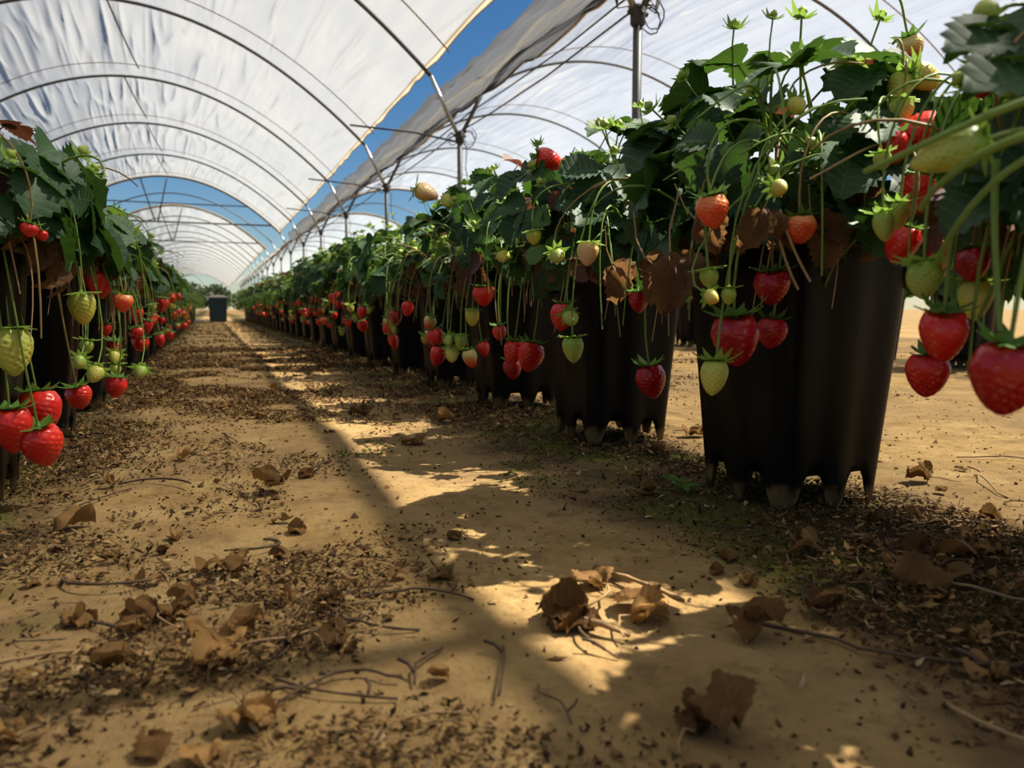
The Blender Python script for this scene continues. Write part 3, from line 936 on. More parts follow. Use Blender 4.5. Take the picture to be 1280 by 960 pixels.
def plant_far_mesh(seed, side, n=70, N=4, cols=3):
    """a whole small plant for the distant pots: leaves, stems and pale young fruit in one mesh"""
    rr = random.Random(seed)
    b = MB()
    def put(src, loc, rot, sc, mat):
        pass
    for i in range(n):
        d = canopy(rr)
        q = rr.uniform(0.75, 1.05) if i % 3 else rr.uniform(0.4, 0.75)
        p = Vector((AX * d.x, AY * d.y, AZ * d.z)) * q
        nrm = d + Vector((0, 0, 0.55)) + Vector((rr.uniform(-1, 1), rr.uniform(-1, 1), rr.uniform(-1, 1))) * 0.6
        rot = frame_rot(nrm, Vector((d.x, d.y, -0.35)) + Vector((rr.uniform(-1, 1), rr.uniform(-1, 1), 0)) * 0.6).to_matrix()
        k = rr.random()
        mat = 0 if k < 0.74 else 1 if k < 0.93 else 2
        L = 0.07 * rr.uniform(0.75, 1.15) * (0.65 if mat == 1 else 1)
        tmp = MB()
        for yaw in (0, 1.25, -1.25):
            leaflet(tmp, L, L * 0.95, (0, 0, 0), yaw, rr.uniform(-0.3, 0.2), seed * 31 + i, N, cols, mat, rr.uniform(0.15, 0.4), rr.uniform(0.2, 0.8))
        V = np.concatenate(tmp.v) @ np.array(rot.transposed()) + np.array((p.x, p.y, p.z + CZ - 0.335))
        b.add(V, tmp.f, mat, np.concatenate(tmp.uv))
    for i in range(16):
        a = rr.uniform(-1.2, 1.2) + (math.pi if side < 0 else 0)
        p = Vector((math.cos(a) * 0.14, math.sin(a) * 0.2, rr.uniform(0.0, 0.15)))
        L = rr.uniform(0.1, 0.2)
        e = Vector((math.cos(a), math.sin(a), 0)) * L * 0.6
        b.tube(curve(p, p + e * 0.6 + Vector((0, 0, .06)), p + e, p + e + Vector((0, 0, -L if i % 2 else 0.02)), 6), 0.0018, 3, 3, False)
    for i in range(14):
        d = canopy(rr, -0.1)
        if i % 3: d = Vector((side * abs(d.x), d.y, d.z)).normalized()
        p = Vector((AX * d.x, AY * d.y, AZ * d.z)) * rr.uniform(0.98, 1.1) + Vector((0, 0, CZ - 0.32))
        r = rr.uniform(0.006, 0.010)
        b.tube([p + Vector((0, 0, -r)), p + Vector((0, 0, -r * .4)), p + Vector((0, 0, r * .4)), p + Vector((0, 0, r * 1.3))], [r * .4, r, r, r * .2], 6, 4)
        b.tube([p, p - Vector((0, 0, 0.06))], 0.0014, 3, 3, False)
    me = b.mesh('strawberry_plant', ['leaf', 'leaf_bright', 'leaf_dry', 'stem', 'young_green'])
    return me
FARP = {s: [plant_far_mesh(200 + i + 10 * s, s) for i in range(4)] for s in (-1, 1)}

XR, XL, X3 = 0.726, -0.345, 3.0
def yR(k): return 0.825 + 0.502 * (k - 1)
def yL(k): return 1.22 + 0.50 * (k - 1)
NEAR_R, NEAR_L, LAST_R, LAST_L = 11, 9, 31, 30

for k in range(0, LAST_R + 1):
    if k == 0:
        pl, ppl = 'blurred strawberry plant leaning in at the near end of the pot row', 'black pot hidden under the blurred plant at the near end'
    elif k == 1:
        pl, ppl = 'big leafy strawberry plant overflowing the nearest large black pot', 'large black ribbed plastic pot, nearest one beside the aisle'
    else:
        pl = f'strawberry plant in the {ORD[k]} pot of the long row beside the steel posts'
        ppl = f'black ribbed plastic pot, {ORD[k]} in the row beside the steel posts'
    near = k <= NEAR_R
    make_pot(XR, yR(k), ppl, 'pots of the row beside the posts')
    if near:
        n = 84 if k <= 2 else 66
        plant_near(XR, yR(k), pl, 'plants of the row beside the posts', 500 + k, n, -1, 1.3 if k < 5 else 0.9, 1.02 if k <= 1 else 0.98, 16 if k < 2 else 22, 8 if k < 5 else 5)
    else:
        o = link('strawberry_plant', FARP[-1][k % 4], None, (XR, yR(k), 0.335), (0, 0, 0), (random.uniform(0.92, 1.1), random.uniform(0.95, 1.1), random.uniform(0.9, 1.12)))
        tag(o, pl, 'plant', 'plants of the row beside the posts')
plant0 = bpy.data.objects['strawberry_plant']
rr0 = random.Random(77)
for i in range(16):
    p = Vector((rr0.uniform(0.86, 1.02), rr0.uniform(0.42, 0.66), rr0.uniform(0.36, 0.56)))
    d = Vector((-0.6, -0.2, 0.7)) + Vector((rr0.uniform(-1, 1), rr0.uniform(-1, 1), rr0.uniform(-1, 1))) * 0.6
    link('leaf', rr0.choice(LEAF if i % 4 else LEAF_BR), plant0, p - plant0.location, frame_rot(d, Vector((rr0.uniform(-1, 1), rr0.uniform(-1, 1), -0.5))), rr0.uniform(0.8, 1.15))
for q in (((1300, 120, .42), (1210, 150, .42), (1140, 190, .44), (1080, 215, .46)), ((1300, 165, .40), (1230, 180, .41), (1170, 225, .43), (1150, 262, .45)),
          ((1300, 190, .45), (1240, 215, .45), (1190, 280, .47), (1170, 330, .5)), ((1245, 200, .5), (1240, 280, .5), (1246, 350, .49), (1250, 415, .48))):
    b = MB()
    w = [at(*c) - plant0.location for c in q]
    b.tube(curve(w[0], w[1], w[2], w[3], 10), [0.0026 - 0.0009 * i / 9 for i in range(10)], 6, 0, False)
    link('stem', b.mesh('stem', ['stem']), plant0)
plant1 = bpy.data.objects['strawberry_plant.001']
plant2 = bpy.data.objects['strawberry_plant.002']
for i, (pl, px, py, t, sc, fx) in enumerate(((plant1, 838, 318, .90, .95, -0.1), (plant1, 806, 322, .94, .75, 0.3), (plant1, 1022, 285, .82, .62, 0.25), (plant1, 955, 262, .80, .6, -0.5),
                                          (plant1, 1068, 238, .84, .6, 0.1), (plant1, 870, 275, .84, .6, 0.6), (plant2, 765, 330, 1.22, .8, 0.2), (plant2, 690, 318, 1.36, .8, -0.3))):
    link('dry_leaf', LEAF_DRY[i % 5], pl, at(px, py, t) - pl.location, frame_rot(-F + Vector((0.2 * math.sin(i * 2.1), 0, 0.25)), Vector((fx, -fx * 0.4, -1))), sc)
for q in (((1108, 178, .80), (1085, 180, .78), (1050, 205, .78), (1012, 224, .78)), ((975, 262, .80), (985, 300, .79), (1000, 330, .79), (1013, 352, .79)), ((965, 262, .81), (975, 310, .8), (988, 345, .8), (998, 362, .8))):
    b = MB()
    w = [at(*c) - plant1.location for c in q]
    b.tube(curve(w[0], w[1], w[2], w[3], 10), 0.0014, 5, 0, False)
    link('dry_stalk', b.mesh('dry_stalk', ['stem_dry']), plant1)
for px, py, t, sc in ((1285, 45, .50, 0.8), (1330, 90, .47, 0.9), (1275, 235, .52, 0.7)):
    link('leaf', LEAF[int(px) % 9], plant0, at(px, py, t) - plant0.location, frame_rot(Vector((-0.2, -0.55, 0.8)), Vector((-0.8, 0.3, -0.25))), sc)
for k in range(1, LAST_L + 1):
    kk = k
    pl = f'strawberry plant in the {ORD[kk]} pot of the row across the aisle'
    ppl = f'black plastic pot, {ORD[kk]} in the row across the aisle'
    make_pot(XL, yL(k), ppl, 'pots of the row across the aisle')
    if k <= NEAR_L:
        plant_near(XL, yL(k), pl, 'plants of the row across the aisle', 700 + k, 74 if k < 3 else 60, 1, 1.0, 0.58, 14, 7)
    else:
        o = link('strawberry_plant', FARP[1][k % 4], None, (XL, yL(k), 0.335), (0, 0, 0), (random.uniform(0.92, 1.1), random.uniform(0.95, 1.1), random.uniform(0.66, 0.8)))
        tag(o, pl, 'plant', 'plants of the row across the aisle')
for k in range(0, 24):
    y = 1.35 + 0.5 * k
    make_pot(X3, y, f'black pot in the row beyond the posts, {ORD[k + 1]} from the near end', 'pots of the row beyond the posts', k < 8)
    o = link('strawberry_plant', FARP[-1][(k + 1) % 4], None, (X3, y, 0.335), (0, 0, 0), random.uniform(0.95, 1.1))
    tag(o, f'strawberry plant of the row beyond the posts, {ORD[k + 1]} from the near end', 'plant', 'plants of the row beyond the posts')

# ------------------------------------------------------------------ the strawberries one can pick out in the photograph
# (px, py of the fruit's centre, width in px, kind, distance along the view axis, label)
A1 = 'in front of the nearest large black pot'
HAND = [
 (920, 427, 56, 'dark', 0.84, 'largest dark red strawberry ' + A1, 0, 1.0),
 (966, 363, 42, 'dark', 0.88, 'dark red strawberry high up ' + A1, 2, 1.0),
 (963, 420, 36, 'dark', 0.88, 'smaller dark red strawberry beside the largest one ' + A1, 2, 1.0),
 (893, 471, 33, 'yellow', 0.80, 'pale yellow-green strawberry hanging lowest ' + A1, 1, 1.0),
 (892, 268, 40, 'orange', 0.78, 'pinkish red bumpy strawberry under the leaves of the nearest plant', 2, 1.0),
 (1001, 290, 39, 'orange', 0.80, 'round bright orange strawberry under the leaves of the nearest plant', 2, 0.85),
 (887, 350, 25, 'green', 0.80, 'small green strawberry above the open calyx by the nearest pot', 2, 1.0),
 (891, 372, 19, 'yellow', 0.77, 'tiny yellow strawberry facing out of its open green calyx', 2, 1.0),
 (911, 372, 20, 'green', 0.79, 'small green strawberry just beside the tiny yellow one', 2, 1.0),
 (976, 235, 21, 'green', 0.75, 'tiny green strawberry in a star-shaped calyx over the nearest pot', 2, 1.0),
 (815, 478, 37, 'dark', 1.22, 'dark red strawberry hanging alone low beside the second pot', 0, 1.0),
 (998, 134, 23, 'yellow', 0.80, 'tiny yellow strawberry on top of the nearest plant', 2, 1.0),
 (1060, 66, 27, 'green', 0.92, 'green strawberry sticking up over the nearest plant against the roof', 2, 1.0),
 (1125, 110, 30, 'yellow', 0.84, 'upper yellow-green strawberry of a pair between the two nearest plants', 1, 1.0),
 (1126, 140, 28, 'yellow', 0.82, 'lower yellow-green strawberry of a pair between the two nearest plants', 1, 1.0),
 (1156, 97, 32, 'yellow', 0.84, 'yellow-green strawberry lying sideways beside a purple leaf', 1, 1.0),
 (1140, 64, 30, 'half', 0.92, 'orange-yellow strawberry at the top between the two nearest plants', 2, 1.0),
 (1150, 164, 44, 'red', 0.80, 'red strawberry lying on its side under the yellow-green pair', 1, 1.0),
 (1117, 190, 38, 'red', 0.80, 'red strawberry behind a small green one between the nearest plants', 2, 1.0),
 (1104, 203, 21, 'green', 0.74, 'small green strawberry in front of a red one between the nearest plants', 2, 1.0),
 (1150, 243, 44, 'red', 0.78, 'bright seedy red strawberry amid stems between the nearest plants', 0, 1.0),
 (1124, 268, 26, 'green', 0.70, 'pale green strawberry above a red one by the rim of the nearest pot', 1, 1.0),
 (1105, 282, 28, 'green', 0.68, 'blurred green strawberry by the rim of the nearest pot', 1, 1.0),
 (1127, 308, 42, 'red', 0.76, 'red strawberry at the corner of the nearest pot rim', 0, 1.0),
 (1172, 320, 32, 'red', 0.80, 'red strawberry behind green stems next to the pot corner', 1, 1.0),
 (1155, 354, 44, 'green', 0.60, 'large blurred green strawberry over the hanging red ones', 2, 1.0),
 (1220, 374, 38, 'yellow', 0.64, 'yellow-green strawberry above the big blurred dark red one', 1, 1.0),
 (1180, 422, 58, 'red', 0.58, 'blurred orange-red strawberry hanging above the lowest bright one', 0, 1.0),
 (1159, 470, 48, 'red', 0.72, 'bright red strawberry hanging lowest against the sunlit ground', 0, 1.0),
 (1256, 475, 80, 'dark', 0.47, 'huge blurred dark red strawberry at the edge of the picture', 0, 1.0),
 (1215, 335, 40, 'dark', 0.62, 'shaded deep red strawberry behind the yellow-green one', 2, 1.0),
 (1262, 280, 42, 'orange', 0.72, 'orange strawberry glowing through the blurred stems', 0, 1.0),
 (1185, 190, 48, 'green', 0.44, 'long blurred unripe strawberry lying across the stems', 3, 1.5),
 (1230, 12, 30, 'green', 0.52, 'blurred green strawberry standing up at the top corner', 2, 1.0),
 (1228, 104, 42, 'dark', 0.56, 'blurred red strawberry half hidden under the top corner leaf', 2, 1.0),
 (703, 397, 29, 'red', 1.32, 'red strawberry behind a small green one at the second pot', 0, 1.0),
 (714, 400, 20, 'green', 1.28, 'small green strawberry in front of a red one at the second pot', 2, 1.0),
 (716, 436, 25, 'green', 1.26, 'green strawberry hanging from a long slanting stalk at the second pot', 1, 1.0),
 (735, 318, 26, 'peach', 1.22, 'peach-coloured strawberry under the leaves of the second plant', 0, 1.0),
 (697, 322, 19, 'green', 1.24, 'small green strawberry with wide calyx left of the peach-coloured one', 2, 1.0),
 (668, 298, 18, 'yellow', 1.30, 'tiny round yellow strawberry above the row of red fruit', 2, 1.0),
 (629, 322, 16, 'yellow', 1.40, 'tiny round green strawberry above the third pot', 2, 1.0),
 (686, 200, 28, 'red', 1.42, 'red strawberry lying on top of the leaves of the second plant', 1, 1.0),
 (706, 205, 18, 'yellow', 1.40, 'yellow strawberry beside the red one on top of the leaves', 2, 1.0),
 (798, 378, 24, 'dark', 1.20, 'dark red strawberry half hidden by a dry leaf at the second pot', 0, 1.0),
 (662, 447, 32, 'red', 1.62, 'bright red strawberry at the third pot, front of a touching pair', 0, 1.0),
 (641, 442, 26, 'red', 1.66, 'bright red strawberry at the third pot, rear of a touching pair', 0, 1.0),
 (641, 462, 22, 'dark', 1.70, 'dark red strawberry peeping out below the touching pair', 0, 1.0),
 (625, 418, 19, 'red', 1.66, 'small glossy red strawberry beside the touching pair', 2, 1.0),
 (604, 372, 25, 'red', 1.78, 'red strawberry lying sideways above the third pot', 2, 1.0),
 (590, 396, 17, 'yellow', 1.80, 'pale yellow-green strawberry under two tiny ones', 1, 1.0),
 (605, 437, 17, 'red', 1.82, 'slim red strawberry between the third and fourth pots', 0, 1.0),
 (588, 449, 20, 'half', 1.80, 'two-tone yellow and red strawberry between the third and fourth pots', 0, 1.0),
 (565, 443, 18, 'yellow', 1.86, 'cream-green strawberry hanging lowest of a green trio', 1, 1.0),
 (576, 427, 16, 'green', 1.84, 'green strawberry of the trio, on the side of the slim red one', 1, 1.0),
 (561, 427, 13, 'green', 1.84, 'smallest green strawberry of the trio at the fourth pot', 2, 1.0),
 (545, 424, 21, 'red', 2.0, 'upper red strawberry of a stacked pair at the fourth pot', 2, 1.0),
 (547, 446, 22, 'red', 2.0, 'lower red strawberry of a stacked pair at the fourth pot', 0, 1.0),
 (537, 404, 15, 'half', 2.05, 'orange and yellow strawberry above the stacked red pair', 0, 1.0),
 (532, 241, 23, 'peach', 1.95, 'yellowish strawberry sticking out sideways from the top of the row', 1, 1.0),
 (560, 253, 17, 'yellow', 1.9, 'round yellow strawberry on top of the row by the steel post', 2, 1.0),
 # across the aisle
 (15, 437, 46, 'yellow', 0.98, 'big pale yellow strawberry over the red cluster across the aisle', 1, 1.0),
 (14, 536, 44, 'red', 0.98, 'big red strawberry at the very edge of the red cluster', 1, 1.0),
 (52, 516, 46, 'red', 1.06, 'big red strawberry behind the other two of the cluster', 0, 1.0),
 (54, 559, 46, 'red', 1.0, 'big red strawberry hanging lowest of the cluster across the aisle', 0, 1.0),
 (103, 384, 31, 'yellow', 1.10, 'yellow-green seedy strawberry amid arching stems across the aisle', 1, 1.0),
 (100, 499, 29, 'red', 1.30, 'red strawberry at the second pot across the aisle, lower of two', 2, 1.0),
 (145, 486, 26, 'red', 1.48, 'red strawberry at the second pot across the aisle, facing the path', 2, 1.0),
 (118, 470, 21, 'yellow', 1.36, 'yellow-green strawberry between the two red ones across the aisle', 2, 1.0),
 (108, 435, 17, 'green', 1.36, 'small green strawberry high above the red ones across the aisle', 2, 1.0),
 (98, 455, 17, 'green', 1.32, 'small green strawberry under the arching stem across the aisle', 2, 1.0),
 (143, 448, 15, 'yellow', 1.5, 'upper of two tiny yellow strawberries across the aisle', 2, 1.0),
 (144, 464, 15, 'yellow', 1.5, 'lower of two tiny yellow strawberries across the aisle', 2, 1.0),
 (174, 467, 17, 'green', 1.66, 'green strawberry at the end of a long arching stalk across the aisle', 2, 1.0),
 (36, 289, 20, 'red', 0.90, 'round cherry-red strawberry among the top leaves, larger of two', 2, 0.8),
 (53, 296, 15, 'red', 0.92, 'round cherry-red strawberry among the top leaves, smaller of two', 2, 0.8),
 (177, 432, 17, 'red', 2.05, 'red strawberry at the third pot across the aisle', 2, 1.0),
 (168, 420, 12, 'red', 2.1, 'small red strawberry above another at the third pot across the aisle', 2, 1.0),
 (141, 432, 14, 'dark', 1.6, 'dark red strawberry tucked behind stems across the aisle', 2, 1.0),
]
UPWARD = {12, 33}
SIDE = {15, 17, 32, 42, 43, 59}
for i, (px, py, w, kind, t, lab, shp, stretch) in enumerate(HAND):
    width = w * t / FPX
    c = at(px, py, t)
    leftrow = c.x < 0.2
    rx = XL if leftrow else XR
    H = width * 1.1 * stretch
    tilt = [random.uniform(-0.22, 0.22), random.uniform(-0.22, 0.22), 0]
    if i in UPWARD:
        tilt = [math.pi - 0.4, 0.2, 0]
    elif i in SIDE:
        tilt = [0.2, 1.25 if i in (17, 32, 43) else -1.25, -0.35]
    elif kind in ('yellow', 'green') and w < 24 and random.random() < 0.4:
        tilt = [-0.9, 0.25, 0]
    if 'open green calyx' in lab or 'star-shaped' in lab:
        tilt = [-1.35, 0.1, 0]
    e = Euler(tilt).to_matrix()
    top = c - e @ Vector((0, 0, -H * 0.5))
    if i in UPWARD or i in SIDE:
        att = top + (e @ Vector((0, 0, 1))) * 0.05 + Vector((0.05 if not leftrow else -0.05, 0.03, -0.03))
    else:
        az = max(top.z + 0.04, min(0.46, top.z + 0.05 + 0.14 * random.random() + max(0, 0.36 - top.z) * 0.9))
        k = 0.35 + 0.3 * random.random()
        att = Vector((top.x + (rx - top.x) * k, top.y + random.uniform(-0.05, 0.06), az))
    strawberry(top, width, kind, lab, None, att, tuple(tilt), shp, False, stretch)

# the rest down both rows
def scatter_fruit(row, k, y, n, x, side, low):
    rr = random.Random(1000 + k + (500 if row == 'L' else 0))
    items = []
    for i in range(n):
        kind = rr.choices(['red', 'dark', 'orange', 'half', 'yellow', 'green'], [42, 18, 8, 9, 13, 10] if row == 'R' else [46, 6, 10, 8, 18, 12])[0]
        w = rr.uniform(0.024, 0.040) if kind in ('red', 'dark', 'orange') else rr.uniform(0.018, 0.030)
        pos = Vector((x + side * rr.uniform(0.135, 0.20), y + rr.uniform(-0.24, 0.24), rr.uniform(0.15, 0.33)))
        items.append((project(pos)[0], pos, w, kind))
    items.sort(key=lambda q: q[0])
    cname = {'red': 'red', 'dark': 'dark red', 'orange': 'orange-red', 'half': 'half-ripe', 'yellow': 'yellow-green', 'green': 'green'}
    where = f'under the {ORD[k]} plant beside the posts' if row == 'R' else f'under the {ORD[k]} plant across the aisle'
    for i, (_, pos, w, kind) in enumerate(items):
        lab = f'{cname[kind]} strawberry {where}, {ORD[i + 1]} from left'
        att = Vector((pos.x - side * 0.06, pos.y + rr.uniform(-0.04, 0.04), max(pos.z + 0.05, rr.uniform(0.36, 0.42))))
        strawberry(pos, w, kind, lab, 'small strawberries hanging along the rows', att, (rr.uniform(-.25, .25), rr.uniform(-.25, .25), 0), None, low)
for k in range(4, 22):
    scatter_fruit('R', k, yR(k), 7 if k < 9 else 5 if k < 13 else 3, XR, -1, k > 8)
for k in range(2, 18):
    scatter_fruit('L', k, yL(k), 5 if k < 6 else 4 if k < 10 else 2, XL, 1, k > 7)

# ------------------------------------------------------------------ fallen leaves, runners and crumbs on the ground
def fallen_mesh(seed, big=1.0):
    rr = random.Random(seed)
    b = MB()
    n = rr.choice((1, 2, 2, 3))
    for q in range(n):
        leaflet(b, 0.05 * big, 0.045 * big, (0, 0, 0.006), rr.uniform(-1.4, 1.4), rr.uniform(-0.1, 0.3), seed * 5 + q, 12, 7, 0, rr.uniform(0.1, 0.7), rr.uniform(-0.5, 0.6), rr.uniform(0.3, 0.6), rr.uniform(-0.5, 0.5))
    if rr.random() < 0.7:
        b.tube([(0, 0, 0.008), (-0.006, -0.02, 0.012), (0.006, -0.045, 0.006), (0.02, -0.06, 0.004)], 0.0013, 4, 1, False)
    # rest the leaf on the ground plane
    zmin = min(v[:, 2].min() for v in b.v)
    b.v = [v - np.array([0, 0, zmin]) for v in b.v]
    return b.mesh('fallen_leaf', ['litter_leaf', 'twig_tan'])
FALLEN = [fallen_mesh(300 + i) for i in range(12)]

def twig_mesh(seed, L=0.12, curl=0.5, mat='twig', r=0.0016):
    rr = random.Random(seed)
    b = MB()
    p = Vector((0, 0, r)); a = rr.uniform(0, 6.28); pts = [p]
    bend = rr.uniform(-1, 1) * curl
    arc = rr.uniform(0.2, 1.6)
    for i in range(10):
        a += bend * 0.35 + rr.uniform(-0.10, 0.10) + (rr.choice((-0.5, 0.5)) if rr.random() < 0.15 else 0)
        p = p + Vector((math.cos(a), math.sin(a), 0)) * L / 10
        pts.append(Vector((p.x, p.y, r + 0.0035 * arc * math.sin(math.pi * (i + 1) / 11))))
    c = pts[5].copy(); c.z = 0
    pts = [q - c for q in pts]
    b.tube(pts, [r * 0.72 * rr.uniform(0.75, 1.3) for _ in pts], 5)
    if rr.random() < 0.5:
        q = pts[8]
        b.tube([q, q + Vector((0.008, 0.006, 0.003)), q + Vector((0.012, 0.014, 0.004))], r * 0.9, 4)
    return b.mesh('twig', [mat])

def gz(x, y): return float(gheight(np.array([x]), np.array([y]))[0])
def put_ground(name, me, px, py, label, cat, rotz, sc, group=None, dz=0.0):
    p = onground(px, py)
    o = link(name, me, None, (p.x, p.y, gz(p.x, p.y) + dz), (random.uniform(-.1, .1), random.uniform(-.1, .1), rotz), sc)
    return tag(o, label, cat, group)

LEAFSPOTS = [
 (915, 925, 1.05, 0.4, 'large curled tan dry leaf at the bottom of the picture'),
 (1020, 690, 0.75, 1.0, 'dry leaf folded into a point in the sun before the nearest pot'),
 (735, 765, 1.0, 2.0, 'crumpled sunlit dry leaf at the tip of the leaf clump in the aisle'),
 (770, 745, 1.15, 4.4, 'crumpled sunlit dry leaf with veins in the middle of the clump in the aisle'),
 (790, 770, 0.8, 5.3, 'small crumpled dry leaf under the curled runner of the clump in the aisle'),
 (752, 728, 0.8, 0.5, 'small crumpled sunlit dry leaf on the far side of the clump in the aisle'),
 (715, 770, 0.6, 3.0, 'tiny curled dry leaf at the shaded end of the clump in the aisle'),
 (198, 768, 0.75, 0.3, 'orange-brown dry leaf lying flat in the litter'),
 (300, 808, 0.95, 1.4, 'golden dry leaf standing up in the brown litter'),
 (262, 806, 0.7, 3.4, 'curled ochre dry leaf beside the golden one'),
 (120, 652, 1.1, 2.6, 'reddish brown dry leaf alone near the mossy edge'),
 (352, 612, 1.1, 0.9, 'dry leaf clump with an upright stalk in the aisle'),
 (118, 832, 0.7, 5.0, 'orange-brown dry leaf scrap in the brown litter'),
 (15, 920, 0.5, 2.2, 'pale brown dry leaf at the bottom corner'),
 (305, 885, 0.65, 3.9, 'rounded brown dry leaf by the forked runners'),
 (200, 940, 0.6, 1.1, 'dark curled dry leaf at the bottom edge'),
 (568, 527, 1.0, 1.8, 'pale sunlit dry leaf by the third pot'),
 (524, 552, 1.0, 0.6, 'brown dry leaf standing in the shade of the aisle'),
 (862, 540, 1.0, 2.9, 'sunlit dry leaf between the two nearest pots'),
 (800, 615, 0.8, 4.1, 'curled brown dry leaf in the mossy shade'),
 (1190, 735, 1.25, 0.2, 'long folded dry leaf across the dark litter pile'),
 (1225, 695, 1.1, 1.6, 'pale jagged dry leaf in the sunlit litter pile'),
 (1120, 650, 0.8, 2.4, 'brown dry leaf standing behind the litter near the pot'),
 (930, 775, 0.9, 3.2, 'dark flat dry leaf in the shade'),
 (1010, 765, 0.85, 5.1, 'brown curled dry leaf in the mossy shade'),
 (1160, 605, 0.8, 0.7, 'orange dry leaf at the foot of the nearest pot'),
 (455, 520, 1.0, 0.7, 'dry leaf in a patch of sun on the aisle'),
 (150, 575, 0.9, 3.3, 'dry leaf beside the first pot across the aisle'),
]
for i, (px, py, sc, rz, lab) in enumerate(LEAFSPOTS):
    put_ground('fallen_leaf', FALLEN[i % 12], px, py, lab, 'dry leaf', rz, sc * 0.85, None, 0.001)
TW = [
 (515, 735, 0.115, 0.35, 'twig', 0.0016, 0.1, 'thin knobbly dark twig alone on the pale aisle'),
 (525, 823, 0.062, 0.05, 'twig', 0.0017, 1.2, 'short straight dark twig, first half of a broken pair'),
 (628, 832, 0.085, 0.1, 'twig', 0.0017, 1.3, 'straight dark twig, longer half of a broken pair'),
 (420, 836, 0.10, 0.5, 'twig', 0.0017, 2.4, 'curved dark runner in front of the tangled runners'),
 (405, 860, 0.10, 0.3, 'twig', 0.0015, 0.6, 'slanting dark runner lying lowest of the forked runners'),
 (405, 577, 0.17, 0.08, 'twig', 0.002, 0.9, 'long straight black twig across the aisle'),
 (205, 600, 0.13, 0.45, 'twig', 0.0022, 1.9, 'bent brown twig on the sand across the aisle'),
 (35, 683, 0.13, 0.12, 'twig', 0.002, 0.4, 'straight dark twig on the mossy edge'),
 (30, 665, 0.12, 0.4, 'twig', 0.0016, 1.0, 'curved thin twig above another on the mossy edge'),
 (800, 730, 0.10, 0.35, 'twig_tan', 0.0032, 0.7, 'thick curled tan runner rising from the sunlit leaf clump'),
 (740, 778, 0.07, 0.2, 'twig_tan', 0.0028, 1.6, 'tan runner lying along the front of the sunlit leaf clump'),
 (735, 800, 0.06, 0.15, 'twig', 0.0013, 1.5, 'tiny twig in front of the sunlit leaf clump'),
 (340, 680, 0.10, 0.8, 'twig', 0.0018, 2.8, 'curled brown runner in the litter of the aisle'),
 (420, 765, 0.11, 0.9, 'twig', 0.0016, 0.8, 'looped brown runner in the middle of the tangle'),
 (450, 775, 0.10, 1.0, 'twig', 0.0015, 3.8, 'tight brown runner loop at the end of the tangle'),
 (375, 790, 0.12, 0.6, 'twig', 0.0018, 5.0, 'brown runner crossing the tangle'),
 (110, 730, 0.11, 0.7, 'twig', 0.0020, 0.2, 'arched brown runner over the dark litter'),
 (150, 790, 0.10, 0.9, 'twig', 0.0018, 2.2, 'curled brown runner over the dark litter'),
 (45, 820, 0.07, 0.8, 'twig_tan', 0.002, 4.2, 'thick bent brown stalk in the litter at the edge'),
 (1110, 815, 0.20, 0.25, 'twig', 0.0022, 0.9, 'long thin dark runner across the mossy shade'),
 (1170, 655, 0.12, 0.6, 'twig_tan', 0.0022, 2.9, 'sunlit curved runner on the litter pile'),
 (1110, 690, 0.14, 0.3, 'twig_tan', 0.0022, 1.5, 'long pale stalk leaning over the litter pile'),
 (1230, 605, 0.16, 0.08, 'twig_tan', 0.0017, 1.1, 'thin straight reddish stalk on the sunlit ground'),
 (1245, 575, 0.12, 0.5, 'twig', 0.0015, 0.5, 'thin looped twig on the sunlit ground beyond the pot'),
 (1215, 660, 0.10, 0.8, 'twig_tan', 0.002, 0.1, 'short curled stalk in the sunlit litter pile'),
 (1240, 915, 0.10, 0.7, 'twig_tan', 0.0022, 3.0, 'bent pale stalk at the bottom corner'),
]
for i, (px, py, L, curl, mat, r, rz, lab) in enumerate(TW):
    put_ground('twig', twig_mesh(900 + i, L, curl, mat, r), px, py, lab, 'twig', rz, 1.0, None, 0.002)

def litter_density(x, y):
    """how thick the litter lies, 0 to 1"""
    n = 0.65 * fnoise(x * 5.5, y * 5.5, 21) + 0.35 * fnoise(x * 14.0, y * 14.0, 23)
    patch = np.clip((n - 0.40) * 4.0, 0, 1)
    row = np.maximum(np.exp(-((x - 0.66) / 0.21) ** 4), np.maximum(np.exp(-((x + 0.32) / 0.20) ** 4), np.exp(-((x - 3.0) / 0.3) ** 2)))
    lane = np.exp(-((x - 0.04 - 0.08 * np.sin(y * 1.3)) / 0.20) ** 2) * patch * 0.75
    left = np.exp(-((x + 0.06) / 0.15) ** 2 - ((y - 0.68) / 0.22) ** 2) * (0.25 + patch)
    right = np.exp(-((x - 0.72) / 0.20) ** 2 - ((y - 0.50) / 0.20) ** 2) * 1.2
    far = np.clip((y - 1.2) / 2.0, 0, 0.8) * patch
    return np.clip(row * (0.55 + 0.6 * patch) * 0.9 + lane + left + right + far, 0, 1.2)

def pick(n, x0, x1, y0, y1, pw=1.0, bias=1.0):
    """random ground points, thicker where the litter is"""
    out = []
    while len(out) < n:
        m = n * 4
        x = rng.uniform(x0, x1, m); y = y0 + (y1 - y0) * rng.uniform(0, 1, m) ** bias
        keep = rng.uniform(0, 1.2, m) < litter_density(x, y) ** pw + 0.02
        out.extend(zip(x[keep], y[keep]))
    return out[:n]

